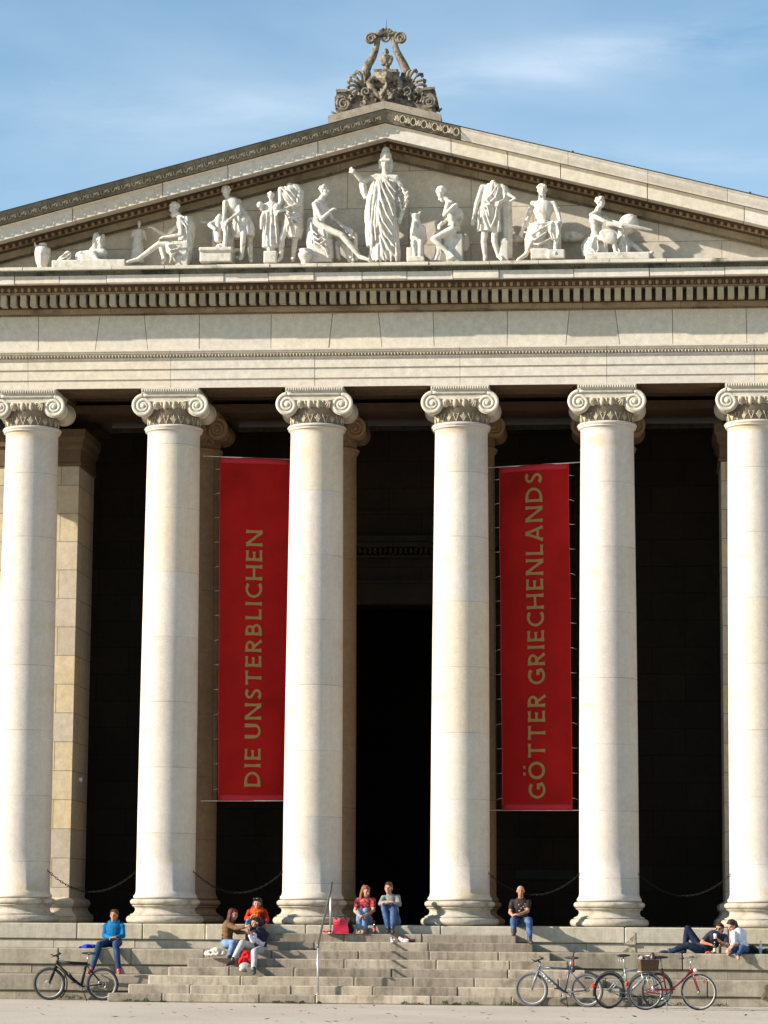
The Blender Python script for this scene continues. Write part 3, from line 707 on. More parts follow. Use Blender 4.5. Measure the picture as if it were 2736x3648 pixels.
def torso(mb, J, s=1., g=0., male=True):
    sl, sr, hl, hr_ = J['sl'], J['sr'], J['hl'], J['hr']; nk = J['neck']; pv = (hl+hr_)/2; sh = (sl+sr)/2
    ax = (sr-sl).normalized(); up = (sh-pv).normalized(); fw = up.cross(ax).normalized()
    q = Matrix((ax, fw, up)).transposed().to_quaternion(); ln = (sh-pv).length
    W = (sr-sl).length/2
    mb.ell(sh-up*ln*.22, (min(W, .19*s)+g, .115*s+g, .19*s+g), q, 16, 12)
    mb.ell(sh-up*ln*.55, (.140*s+g, .098*s+g, .17*s+g), q, 16, 12)
    mb.ell(pv+up*.05*s, (.155*s+g, .112*s+g, .14*s+g), q, 16, 12)
    mb.cap(sl, sh-up*.02, .054*s+g, .062*s+g); mb.cap(sr, sh-up*.02, .054*s+g, .062*s+g)
    return q
def arm(mb, a, e, h, s=1., g=0.):
    mb.chain([a, e], [.050*s+g, .040*s+g]); mb.chain([e, h], [.040*s+g, .027*s+g])
def legm(mb, a, k, f, s=1., g=0.):
    mb.chain([a, k], [.086*s+g, .058*s+g]); mid = Vector(k).lerp(f, .33); mb.chain([k, mid, f], [.058*s+g, .056*s+g, .040*s+g])
def body(J, s=1.):
    mb = MB(); head(mb, J['head'], J['face'], s); mb.cap(J['head']-Vector((0, 0, .06*s)), J['neck'], .050*s, .056*s)
    mb.cap(J['neck'], (J['sl']+J['sr'])/2-Vector((0, 0, .03)), .056*s, .07*s)
    torso(mb, J, s)
    for sd_ in 'lr':
        arm(mb, J['s'+sd_], J['e'+sd_], J['w'+sd_], s); d = J.get('d'+sd_) or (J['w'+sd_]-J['e'+sd_])
        hand(mb, J['w'+sd_], d, J.get('n'+sd_, Vector((0, -.2, 1))), s, J.get('c'+sd_, .6), 1 if sd_ == 'l' else -1)
        legm(mb, J['h'+sd_], J['k'+sd_], J['a'+sd_], s)
        f = J['t'+sd_]; mb.cap(J['a'+sd_]-Vector((0, 0, .02)), f, .036*s, .030*s)
    return mb
def shoes(J, s, mat, rt, base):
    for sd_ in 'lr':
        mb = MB(); a, t_ = J['a'+sd_], J['t'+sd_]; d = (t_-a); q = basis(Vector((d.x, d.y, d.z*.6)))
        mb.ell(a.lerp(t_, .15)+Vector((0, 0, -.02)), (.047*s, .062*s, .055*s), q); mb.ell(a.lerp(t_, .70)+Vector((0, 0, -.006)), (.050*s, .112*s, .046*s), q); mb.cap(a+Vector((0, 0, .03)), a-Vector((0, 0, .01)), .05*s, .05*s)
        mb.build('shoe', mat, rt, base, rem=.011, smi=2)
def hairm(J, s, kind, seed=1):
    mb = MB(); q = basis(J['face']); c = J['head']; rr = random.Random(seed); lo = lambda x, y, z: c+q @ Vector((x*s, y*s, z*s))
    mb.ell(lo(0, -.028, .048), (.086*s, .094*s, .083*s), q, 16, 12); mb.ell(lo(0, -.06, -.005), (.076*s, .062*s, .08*s), q)
    n = 26
    for i in range(n):                       # uneven locks over the crown
        a = 2*PI*i/n+rr.uniform(-.1, .1); e_ = rr.uniform(.15, 1.2); x, y, z = .074*cos(a)*cos(e_), .084*sin(a)*cos(e_)-.025, .07*sin(e_)+.06
        if y > .035 and z < .085: continue
        p0 = lo(x, y, z); p1 = lo(x*1.15, y*1.1-.01, z-.045); mb.cap(p0, p1, .02*s, .012*s, 6)
    mb.cap(lo(-.045, .062, .088), lo(.045, .058, .09), .019*s, .017*s, 8)
    if kind in ('long', 'pony', 'bob'):
        L_ = {'long': .30, 'pony': .0, 'bob': .12}[kind]
        for i in range(16):
            a = PI*(.98+1.04*i/15); x, y = .078*cos(a), .075*sin(a)-.02
            if L_: mb.chain([lo(x, y, .03), lo(x*1.18, y*1.12, -.07), lo(x*1.3+rr.uniform(-.02, .02), y*1.2, -.08-L_*rr.uniform(.7, 1))], [.026*s, .026*s, .013*s], 6)
    if kind == 'pony': mb.chain([lo(0, -.10, .04), lo(0, -.15, .02), lo(0, -.16, -.09), lo(0, -.14, -.2)], [.03*s, .036*s, .03*s, .012*s], 8)
    if kind == 'short': pass
    return mb
def person(label, J, top, legs_, shoe, hair=None, skin=None, s=1., sleeve='long', seed=1, extra=None, bare=False):
    base = (J['hl']+J['hr'])/2; base = Vector((base.x, base.y, J['seat']))
    rt = thing('person', label, 'person', base)
    skin = skin or SKIN; body(J, s).build('body', skin, rt, base, rem=.0095, smi=1)
    mb = MB(); torso(mb, J, s, .016); mb.cap(J['neck']-Vector((0, 0, .03)), (J['sl']+J['sr'])/2-Vector((0, 0, .04)), .066*s, .085*s)
    rr = random.Random(seed)
    for sd_ in 'lr':
        a, e_, w_ = J['s'+sd_], J['e'+sd_], J['w'+sd_]
        if sleeve == 'long': arm(mb, a, e_, e_.lerp(w_, .88), s, .014)
        elif sleeve == 'elbow': mb.chain([a, e_, e_.lerp(w_, .3)], [.066*s, .056*s, .052*s])
        else: mb.chain([a, a.lerp(e_, .55)], [.068*s, .064*s])
    ax = (J['sr']-J['sl']).normalized(); pv = (J['hl']+J['hr'])/2; sh = (J['sl']+J['sr'])/2
    fw = (sh-pv).cross(ax).normalized()
    for i in range(9):                        # creases pulled across belly and chest
        z = rr.uniform(.1, .8); x = rr.uniform(-.1, .1); c_ = pv.lerp(sh, z)+ax*x+fw*.112*s
        d = (ax*rr.choice((-1, 1))+(sh-pv).normalized()*rr.uniform(-.5, .8)).normalized(); mb.tube([c_-d*.07, c_, c_+d*.07], [.004, .014, .004], 6)
    mb.build('top', top, rt, base, rem=.0105, smi=2)
    mb = MB(); q = torso_q(J)
    mb.ell(pv+Vector((0, 0, .02)), (.175*s, .135*s, .13*s), q)
    for sd_ in 'lr':
        legm(mb, J['h'+sd_], J['k'+sd_], J['a'+sd_]+(J['k'+sd_]-J['a'+sd_])*.08, s, .015)
        k_, a_ = J['k'+sd_], J['a'+sd_]
        for f in (.12, .5, .8, .9): p_ = k_.lerp(a_, f); mb.ell(p_, (.064*s-.012*f, .064*s-.012*f, .016*s))
    mb.build('trousers', legs_, rt, base, rem=.0105, smi=2)
    if not bare: shoes(J, s, shoe, rt, base)
    if hair: hairm(J, s, hair[0], seed).build('hair', hair[1], rt, base, rem=.0095, smi=1)
    qf = basis(J['face']); mb = MB(); mb.smooth = True
    for sx in (-1, 1): mb.ell(J['head']+qf @ Vector((sx*.033*s, .079*s, .012*s)), (.012*s, .008*s, .007*s), qf, 8, 6)
    mb.build('eyes', DARKEYE, rt, base)
    if extra: extra(rt, base, J, qf, s)
    return rt
def torso_q(J):
    ax = (J['sr']-J['sl']).normalized(); up = ((J['sl']+J['sr'])/2-(J['hl']+J['hr'])/2).normalized(); fw = up.cross(ax).normalized()
    return Matrix((ax, fw, up)).transposed().to_quaternion()
V3 = lambda x, y, z: Vector((x, y, z))
def fingersdown(J):
    return J
A_ = fr(0, 3000, 2.37); B_ = fr(650, 3050, 2.552); C_ = fr(1150, 3050, 2.765); D_ = fr(1650, 3050, 2.765); E_ = fr(2136, 3050, 2.765)
jeans = cloth('dark blue jeans', (0.018, 0.035, 0.085), (0.035, 0.065, 0.130), sc=7); jeansl = cloth('light blue jeans', (0.160, 0.240, 0.368), (0.096, 0.152, 0.272), sc=7)
jeansm = cloth('mid blue jeans', (0.030, 0.065, 0.160), (0.080, 0.130, 0.230), sc=6); jeansd = cloth('navy jeans', (0.008, 0.013, 0.033), (0.018, 0.030, 0.066), sc=7)
black_shoe = plain('black shoe leather', (.02, .02, .022), .5); red_shoe = plain('red brown shoe', (.30, .05, .04), .5)
brownhair = cloth('brown hair', (.10, .035, .015), (.045, .018, .01), sc=30, rough=.5); darkhair = cloth('black hair', (.018, .010, .008), (.035, .018, .012), sc=30, rough=.45)
redhair = cloth('dark red hair', (.10, .018, .012), (.05, .01, .008), sc=30, rough=.5); gingerhair = cloth('auburn hair', (.26, .09, .03), (.15, .05, .02), sc=30, rough=.5)

# 1 man in blue jacket, left
z1 = ZS*2/3
J = dict(head=A_(963, 622, -1.38), face=V3(-.12, -1, .05), neck=A_(960, 672, -1.36), sl=A_(893, 712, -1.36), sr=A_(1030, 712, -1.36), el=A_(880, 788, -1.42), er=A_(1040, 790, -1.44),
         wl=A_(950, 812, -1.62), wr=A_(975, 806, -1.66), dl=V3(1, -.1, 0), dr=V3(-1, -.1, 0), hl=A_(925, 848, -1.38), hr=A_(995, 848, -1.38), kl=A_(838, 868, -1.80), kr=A_(978, 862, -1.86),
         al=A_(772, 1085, -2.02), ar=A_(1003, 1092, -2.05), tl=A_(750, 1100, -2.17), tr=A_(1005, 1108, -2.22), seat=z1)
def hood(rt, base, J, q, s):
    mb = MB(); c = J['neck']+V3(0, .02, -.005); mb.tube([c+V3(.10*cos(a), .085*sin(a), .02*sin(a)) for a in [2*PI*i/16 for i in range(16)]], .034, 8, closed=True)
    mb.ell(c+V3(0, .09, .0), (.11, .05, .09)); mb.build('hood', M['bluejacket'], rt, base, rem=.012, smi=2)
M['bluejacket'] = cloth('bright blue hooded jacket', (0.007, 0.149, 0.322), (0.005, 0.093, 0.223), sc=8)
person('man in a bright blue hooded jacket and dark jeans seated above the black bicycle', J, M['bluejacket'], jeans, red_shoe, ('short', brownhair), seed=3, extra=hood)

# 2 woman in brown jacket
J = dict(head=B_(462, 535, -1.55), face=V3(.9, -.45, -.12), neck=B_(438, 585, -1.52), sl=B_(415, 622, -1.66), sr=B_(420, 620, -1.34), el=B_(492, 655, -1.80), er=B_(500, 690, -1.45),
         wl=B_(575, 640, -1.95), wr=B_(570, 695, -1.60), hl=B_(392, 795, -1.62), hr=B_(415, 795, -1.40), kl=B_(462, 792, -1.98), kr=B_(490, 800, -1.72), al=B_(425, 925, -2.12), ar=B_(520, 930, -2.1), tl=B_(450, 948, -2.25), tr=B_(550, 945, -2.2), seat=z1)
person('woman with long dark red hair in a brown jacket reaching towards the seated man', J, cloth('brown jacket', (.155, .088, .042), (.10, .055, .028), sc=8), jeansl, black_shoe, ('long', redhair), seed=4)

# 3 woman in orange and red
J = dict(head=B_(680, 437, -.95), face=V3(.0, -1, -.1), neck=B_(680, 482, -.92), sl=B_(612, 510, -.90), sr=B_(742, 508, -.90), el=B_(583, 570, -.98), er=B_(768, 572, -.95), wl=B_(625, 560, -1.2), wr=B_(758, 615, -1.12), dl=V3(.5, -.4, .6),
         hl=B_(650, 590, -.86), hr=B_(715, 590, -.86), kl=B_(640, 610, -1.30), kr=B_(700, 612, -1.32), al=B_(640, 745, -1.40), ar=B_(690, 750, -1.40), tl=B_(638, 762, -1.55), tr=B_(690, 765, -1.55), seat=ZS)
def shades(up):
    def f(rt, base, J, q, s):
        mb = MB(); mb.smooth = True; c = J['head']; lo = lambda x, y, z: c+q @ Vector((x*s, y*s, z*s))
        if up:
            for sx in (-1, 1): mb.ell(lo(sx*.036, .068, .125), (.034*s, .012*s, .022*s), q)
            mb.tube([lo(-.085, -.02, .10), lo(-.07, .066, .125), lo(.07, .066, .125), lo(.085, -.02, .10)], .008*s, 6)
            scf = MB(); cc = J['neck']
            for k in range(3): scf.tube([cc+V3((.085+.02*k)*cos(a), (.075+.02*k)*sin(a)-.012*k, -.03*k+.015*sin(2*a+k)) for a in [2*PI*i/18 for i in range(18)]], .028, 8, closed=True)
            scf.cap(cc+V3(-.02, -.10, -.05), cc+V3(-.04, -.15, -.24), .035, .05); scf.cap(cc+V3(.04, -.10, -.05), cc+V3(.03, -.15, -.18), .035, .045)
            scf.build('scarf', cloth('orange scarf', (.50, .12, .008), (.42, .05, .008), sc=14), rt, base, rem=.011, smi=1)
        else:
            for sx in (-1, 1): mb.ell(lo(sx*.034, .088, .014), (.029*s, .010*s, .020*s), q)
            mb.tube([lo(-.085, -.01, .02), lo(-.062, .08, .024), lo(.062, .08, .024), lo(.085, -.01, .02)], .006*s, 6)
        mb.build('sunglasses', plain('black sunglasses', (.012, .012, .014), .15, bump=0), rt, base)
    return f
person('smiling woman with sunglasses on her head, in a red top and orange scarf', J, cloth('red top', (.34, .010, .008), (.42, .03, .008), sc=7), jeansd, black_shoe, ('long', darkhair), seed=5, extra=shades(True))

# 4 man in dark vest, back half turned, feet apart on the steps
J = dict(head=B_(668, 610, -1.86), face=V3(-.86, -.45, -.12), neck=B_(690, 662, -1.82), sl=B_(655, 705, -2.02), sr=B_(750, 715, -1.78), el=B_(640, 770, -2.25), er=B_(722, 802, -1.96), wl=B_(610, 715, -2.32), wr=B_(640, 735, -2.18), dl=V3(-.2, -.1, 1), dr=V3(-.3, -.1, 1),
         hl=B_(660, 835, -1.90), hr=B_(728, 845, -1.84), kl=B_(545, 790, -2.20), kr=B_(655, 868, -2.32), al=B_(460, 950, -2.46), ar=B_(648, 1038, -2.76), tl=B_(415, 982, -2.56), tr=B_(650, 1062, -2.92), seat=RISE*6)
def vest(rt, base, J, q, s):
    mb = MB(); torso(mb, J, s, .034); mb.build('vest', cloth('dark navy vest', (.018, .016, .028), (.03, .026, .04)), rt, base, rem=.0105, smi=1)
    mb = MB(); c = J['head']; lo = lambda x, y, z: c+q @ Vector((x, y, z)); mb.ell(lo(0, .05, -.075), (.05, .045, .045), q); mb.cap(lo(-.065, .0, -.02), lo(-.05, .04, -.07), .018, .022, 8); mb.cap(lo(.065, .0, -.02), lo(.05, .04, -.07), .018, .022, 8)
    mb.build('beard', darkhair, rt, base, rem=.01, smi=1)
    mb = MB(); mb.smooth = True; w_ = J['wr']; mb.tube([w_+V3(.03*cos(a), .03*sin(a), 0) for a in [2*PI*i/12 for i in range(12)]], .009, 6, closed=True); mb.build('wristwatch', plain('black watch strap', (.03, .03, .035), .4), rt, base)
person('bearded man in a dark vest over a white shirt and pale grey trousers, hands raised', J, cloth('lilac white shirt', (.66, .62, .74), (.55, .5, .66)), cloth('pale grey trousers', (0.425, 0.399, 0.391), (0.323, 0.306, 0.306)), black_shoe, ('short', darkhair), seed=6, extra=vest)

# 5 woman in red patterned top hugging her knees
J = dict(head=C_(425, 350, -.92), face=V3(.62, -.75, -.2), neck=C_(418, 400, -.88), sl=C_(348, 440, -.86), sr=C_(492, 438, -.86), el=C_(318, 540, -.98), er=C_(500, 535, -.98), wl=C_(365, 588, -1.26), wr=C_(420, 582, -1.26), dl=V3(1, -.1, -.1), dr=V3(-1, -.1, -.2),
         hl=C_(385, 648, -.84), hr=C_(445, 648, -.84), kl=C_(365, 545, -1.14), kr=C_(423, 540, -1.14), al=C_(352, 722, -1.18), ar=C_(405, 725, -1.18), tl=C_(362, 748, -1.32), tr=C_(395, 748, -1.32), seat=ZS)
person('woman with auburn hair in a red patterned top hugging her knees', J, cloth('red patterned top', (0.330, 0.018, 0.030), (0.360, 0.150, 0.144), sc=22, lo=.5, hi=.6), jeansl, None, ('bob', gingerhair), sleeve='short', seed=7, bare=True)
# 6 person in grey sweater
J = dict(head=C_(648, 318, -.92), face=V3(-.25, -.95, -.02), neck=C_(655, 378, -.90), sl=C_(600, 415, -.88), sr=C_(735, 410, -.88), el=C_(570, 468, -1.10), er=C_(752, 478, -1.02), wl=C_(655, 450, -1.28), wr=C_(640, 460, -1.22), dl=V3(1, -.1, 0), dr=V3(-1, -.1, .1),
         hl=C_(650, 645, -.82), hr=C_(725, 645, -.82), kl=C_(605, 498, -1.14), kr=C_(695, 498, -1.14), al=C_(645, 712, -1.22), ar=C_(688, 712, -1.22), tl=C_(640, 745, -1.36), tr=C_(690, 745, -1.36), seat=ZS)
def stripes(rt, base, J, q, s): pass
person('person with short brown hair in a grey sweater, arms crossed on raised knees', J, cloth('grey sweater', (0.210, 0.210, 0.203), (0.154, 0.161, 0.154), sc=12), jeansm, black_shoe, ('short', brownhair), seed=8)
# 7 bald man in black shirt
J = dict(head=D_(566, 345, -1.0), face=V3(.05, -1, -.05), neck=D_(568, 415, -.96), sl=D_(490, 455, -.93), sr=D_(640, 455, -.93), el=D_(463, 555, -1.03), er=D_(632, 545, -1.1), wl=D_(492, 588, -1.30), wr=D_(545, 578, -1.30), dl=V3(.7, -.3, .3), dr=V3(-1, -.1, .1),
         hl=D_(530, 648, -.92), hr=D_(610, 648, -.92), kl=D_(495, 632, -1.34), kr=D_(650, 632, -1.40), al=D_(500, 745, -1.42), ar=D_(655, 828, -1.68), tl=D_(497, 768, -1.56), tr=D_(672, 852, -1.80), seat=ZS)
def prints(rt, base, J, q, s):
    mb = MB(); mb.smooth = True; rr = random.Random(2); c = J['sl'].lerp(J['sr'], .5); fw = V3(0, -1, 0)
    for i in range(7): mb.ell(c+V3(rr.uniform(-.11, .11), -.128, rr.uniform(-.28, -.02)), (rr.uniform(.012, .024), .006, rr.uniform(.01, .018)))
    mb.build('shirt_print', plain('faded print', (.34, .27, .22), .8), rt, base)
    mb = MB(); q_ = basis(J['face']); mb.ell(J['head']+q_ @ V3(0, -.018, .02), (.079, .092, .07), q_); mb.build('cropped_hair', cloth('cropped fair hair', (.40, .17, .09), (.34, .15, .08)), rt, base, rem=.0095, smi=1)
    mb = MB(); mb.tube([J['al']+V3(0, 0, -.02), J['al']+V3(0, 0, .07)], [.058, .056], 14); mb.build('boot_cuff', black_shoe, rt, base)
person('bald man in a black printed shirt and blue jeans seated beside the right column base', J, cloth('black shirt', (.022, .016, .015), (.05, .035, .03), sc=14), jeansm, plain('dark brown boots', (.03, .022, .018), .6), None, skin=SKIN2, sleeve='short', seed=9, extra=prints)
# 8 reclining man
yy = -1.48
J = dict(head=E_(1180, 722, yy), face=V3(-.35, -.93, .02), neck=E_(1172, 775, yy), sl=E_(1075, 785, yy-.08), sr=E_(1232, 795, yy+.02), el=E_(1008, 852, yy-.16), er=E_(1262, 888, yy-.12), wl=E_(1085, 868, yy-.22), wr=E_(1185, 838, yy-.26), dl=V3(.9, -.2, -.3), dr=V3(-.6, -.1, .6),
         hl=E_(985, 925, yy-.08), hr=E_(1010, 935, yy+.10), kl=E_(868, 878, yy-.16), kr=E_(868, 715, yy+.16), al=E_(690, 945, yy-.14), ar=E_(835, 930, yy+.14), tl=E_(612, 945, yy-.16), tr=E_(790, 958, yy+.12), seat=z1)
person('man in sunglasses and a dark shirt reclining with one knee raised, holding a cup', J, cloth('dark navy shirt', (.022, .022, .035), (.045, .04, .055), sc=8), jeansd, plain('dark navy shoes', (.012, .014, .03), .6), ('short', darkhair), skin=SKIN2, sleeve='short', seed=10, extra=shades(False))
# 9 woman in white blouse
J = dict(head=E_(1300, 690, -1.50), face=V3(-.62, -.68, -.42), neck=E_(1345, 735, -1.46), sl=E_(1318, 765, -1.62), sr=E_(1418, 762, -1.38), el=E_(1325, 860, -1.80), er=E_(1410, 868, -1.62), wl=E_(1280, 905, -1.92), wr=E_(1330, 880, -1.86), hl=E_(1385, 925, -1.52), hr=E_(1430, 925, -1.40),
         kl=E_(1310, 905, -1.84), kr=E_(1400, 905, -1.82), al=E_(1300, 955, -1.74), ar=E_(1362, 975, -1.92), tl=E_(1268, 968, -1.84), tr=E_(1368, 1012, -1.98), seat=z1)
person('barefoot woman with a black ponytail in a loose white blouse and jeans', J, cloth('white blouse', (.74, .72, .76), (.6, .58, .66), sc=10), jeansm, None, ('pony', darkhair), seed=11, bare=True, sleeve='elbow')

# ================================================================= SMALL THINGS ON THE STEPS
def lump(label, cat, name, mat, pts, rad, base, seed=0, rem=.013, creases=10):
    mb = MB(); rr = random.Random(seed)
    for p_, r_ in zip(pts, rad): mb.ell(p_, r_, nu=14, nv=10)
    for i in range(creases):
        j = rr.randrange(len(pts)); p_ = Vector(pts[j]); r_ = rad[j]; r_ = r_ if hasattr(r_, '__len__') else (r_,)*3
        a = rr.uniform(0, 2*PI); d = V3(cos(a)*r_[0]*.8, -r_[1]*.75, sin(a)*r_[2]*.8); e_ = V3(cos(a+1.8)*r_[0]*.8, -r_[1]*.75, sin(a+1.8)*r_[2]*.8); mb.tube([p_+d, p_+(d+e_)*.5+V3(0, -r_[1]*.3, 0), p_+e_], [.008, .018, .008], 6)
    o = mb.build(name, mat, None, base, rem=rem, smi=1); return tag(o, label, cat)
lump('crumpled blue cloth lying on the ledge beside the man in the blue jacket', 'cloth', 'blue_cloth', cloth('royal blue cloth', (.02, .04, .55), (.02, .03, .35)),
     [A_(700, 888, -1.5), A_(740, 880, -1.55), A_(780, 878, -1.5), A_(745, 885, -1.35)], [(.10, .12, .03), (.12, .12, .05), (.10, .12, .04), (.14, .12, .04)], A_(745, 893, -1.5), 1)
lump('crumpled beige and white bag beside the woman in the brown jacket', 'bag', 'shoulder_bag', cloth('beige patterned bag', (.62, .56, .48), (.16, .12, .09), sc=16, lo=.52, hi=.6),
     [B_(250, 885, -2.35), B_(300, 868, -2.35), B_(350, 880, -2.33), B_(290, 890, -2.4)], [(.13, .1, .07), (.14, .1, .09), (.12, .1, .06), (.15, .08, .05)], B_(300, 915, -2.35), 2)
o = lump('red backpack with grey base hanging between the knees of the man in the vest', 'backpack', 'backpack', cloth('red backpack fabric', (.62, .015, .02), (.45, .01, .015)),
     [B_(575, 920, -2.30), B_(550, 970, -2.42), B_(595, 950, -2.34)], [(.12, .11, .14), (.11, .09, .13), (.11, .1, .15)], B_(560, 1060, -2.4), 3)
mb = MB(); mb.ell(B_(570, 1005, -2.50), (.13, .10, .09)); mb.ell(B_(545, 1030, -2.56), (.08, .08, .05)); mb.build('backpack_base', cloth('grey bag base', (.42, .40, .38)), o, B_(560, 1060, -2.4), rem=.013, smi=1)
o2 = MB(); o2.tube([B_(530, 880, -2.36), B_(560, 850, -2.32), B_(600, 875, -2.34)], .012, 6); o2.build('strap', cloth('red strap', (.4, .01, .015)), o, B_(560, 1060, -2.4))
lump('blue cap held up between the woman in brown and the bearded man', 'cap', 'cap', cloth('blue cap', (.10, .20, .36), (.06, .12, .26)), [B_(602, 592, -2.1), B_(588, 612, -2.12)], [(.06, .06, .055), (.045, .05, .03)], B_(600, 590, -2.1), 4, rem=.01, creases=3)
# red glossy bag
b0 = C_(168, 752, -1.36); rt = thing('shopping_bag', 'glossy red bag with black handles standing beside the handrail', 'bag', b0)
mb = MB(); n = 10
x0, x1 = C_(85, 745, -1.4).x, C_(258, 745, -1.4).x; zt_ = C_(100, 612, -1.4).z; zb_ = RISE*8+.003
vs = []; rows = 7
for r_ in range(rows):
    f = r_/(rows-1); ins = .01+.05*f*(1-f)+.03*f
    for (xx, yy_) in ((x0+ins, -1.27-.0), (x0+ins*.8, -1.40), ((x0+x1)/2, -1.44+.03*sin(f*5)), (x1-ins*.6, -1.42), (x1-ins, -1.27), ((x0+x1)/2, -1.25)): vs.append((xx+.008*sin(7*f+yy_*9), yy_+(.05*f if yy_ < -1.3 else -.03*f), zb_+(zt_-zb_)*f+.012*sin(xx*30)*f))
fs = [tuple(range(6))[::-1], tuple(range((rows-1)*6, rows*6))]+[(k*6+i, k*6+(i+1) % 6, (k+1)*6+(i+1) % 6, (k+1)*6+i) for k in range(rows-1) for i in range(6)]
mb.add(vs, fs); mb.build('bag_body', plain('glossy red vinyl', (.36, .010, .032), .16, bump=.5, sc=9, var=.2), rt, b0)
for yh in (-1.40, -1.30):
    mb = MB(); mb.smooth = True; xa, xb = x0+.06, x1-.07; mb.tube([(xa, yh, zt_-.02), (xa+.03, yh, zt_+.05), ((xa+xb)/2, yh, zt_+.03), (xb-.03, yh, zt_+.05), (xb, yh, zt_-.02)], .011, 6); mb.build('handle', black_shoe, rt, b0)
lump('black bag behind the glossy red bag by the doorway', 'bag', 'black_bag', cloth('black bag fabric', (.018, .016, .016)), [C_(268, 690, -1.12), C_(275, 725, -1.15)], [(.06, .08, .16), (.07, .08, .08)], C_(270, 750, -1.15), 5)
lump('flat red cloth lying on the top step left of the red bag', 'cloth', 'red_cloth', cloth('dusty red cloth', (.5, .05, .05)), [C_(30, 742, -1.35), C_(60, 740, -1.4)], [(.12, .07, .018), (.07, .07, .022)], C_(40, 750, -1.35), 6)
def bottle(base, h, r_, label, glass, capm, lab=None):
    rt = thing('bottle', label, 'bottle', base); mb = MB(); mb.smooth = True
    mb.lathe([(r_*.9, 0), (r_, .01), (r_, h*.55), (r_*.9, h*.63), (r_*.45, h*.75), (r_*.38, h*.93), (r_*.42, h*.94)], n=18); mb.build('glass', glass, rt)
    mb = MB(); mb.smooth = True; mb.lathe([(r_*.46, h*.94), (r_*.46, h)], n=14); mb.build('bottle_cap', capm, rt)
    if lab: mb = MB(); mb.smooth = True; mb.lathe([(r_*1.02, h*.18), (r_*1.02, h*.46)], n=18, cap=False); mb.build('bottle_label', lab, rt)
brown_glass = plain('dark brown glass', (.05, .012, .006), .08, bump=0); green_glass = plain('dark green glass', (.012, .03, .012), .08, bump=0)
capr = plain('red cap', (.5, .02, .02), .4); capw = plain('white cap', (.7, .7, .7), .4); labc = plain('red label', (.5, .06, .03), .6)
p_ = C_(508, 752, -1.2); bottle(V3(p_.x, -1.2, RISE*8), .27, .032, 'dark brown bottle standing between the woman in red and the person in grey', brown_glass, capr, labc)
p_ = E_(1135, 972, -1.72); bottle(V3(p_.x, -1.72, z1), .24, .030, 'green glass bottle in front of the reclining man, left of the pair', green_glass, capw, plain('silver label', (.55, .55, .5), .5))
p_ = E_(1187, 972, -1.70); bottle(V3(p_.x, -1.70, z1), .25, .030, 'dark bottle in front of the reclining man, nearer the barefoot woman', brown_glass, capw)
p_ = E_(1587, 980, -1.4); bottle(V3(p_.x, -1.4, z1), .27, .038, 'clear plastic water bottle behind the woman in the white blouse', plain('clear plastic', (.75, .85, .92), .08, bump=0, trans=.6), plain('blue cap', (.1, .25, .6), .4), plain('pale blue label', (.35, .5, .7), .6))
lump('small red pouch lying beside the reclining man', 'pouch', 'red_pouch', cloth('dull red pouch', (.35, .05, .06)), [E_(1070, 955, -1.7), E_(1095, 960, -1.7)], [(.07, .05, .045), (.05, .05, .035)], E_(1075, 975, -1.7), 7)
lump('black rucksack slumped behind the woman in the white blouse', 'bag', 'rucksack', cloth('black rucksack', (.02, .02, .026)), [E_(1500, 935, -1.3), E_(1535, 945, -1.28)], [(.12, .12, .12), (.09, .11, .10)], E_(1510, 985, -1.3), 8)
lump('dark green folded blanket at the right edge of the ledge', 'blanket', 'blanket', cloth('dark green blanket', (.02, .035, .03)), [E_(1650, 940, -1.35), E_(1700, 950, -1.35)], [(.12, .14, .07), (.15, .14, .06)], E_(1660, 975, -1.35), 9)
p_ = J and E_(1140, 812, -1.80)
mb = MB(); mb.smooth = True; mb.lathe([(.026, 0), (.036, .10), (.034, .10), (.024, .006)], n=16); o = mb.build('cup', plain('white paper cup', (.75, .73, .7), .5), None); o.location = p_; tag(o, 'white paper cup in the hand of the reclining man', 'cup')
# shoes left on the step
def shoe(base, d, label, m1, m2, tip=0):
    rt = thing('shoe', label, 'shoe', base); rt.rotation_euler = (tip, 0, d)
    mb = MB(); mb.ell((0, -.07, .05), (.04, .07, .03)); mb.ell((0, .05, .055), (.038, .07, .045)); mb.ell((0, .08, .09), (.03, .035, .03)); mb.build('upper', m1, rt, rem=.009, smi=1)
    mb = MB(); mb.smooth = True; mb.ell((0, -.01, .014), (.044, .135, .014)); mb.build('sole', m2, rt)
sm1 = cloth('grey purple trainer', (.30, .26, .36), (.7, .68, .7), sc=16); sol = plain('white sole', (.68, .66, .62), .6)
shoe(V3(C_(690, 845, -1.5).x, -1.45, RISE*7), .4, 'grey trainer standing on the step below the person in grey', sm1, sol)
shoe(V3(C_(790, 848, -1.5).x, -1.42, RISE*7), 1.2, 'pink and white shoe lying beside the grey trainer', cloth('pink white shoe', (.72, .6, .58), (.5, .25, .25), sc=18), sol)
shoe(V3(C_(850, 850, -1.5).x, -1.40, RISE*7), 1.9, 'dark sandal lying right of the pink shoe', plain('dark sandal', (.12, .05, .04), .6), black_shoe)
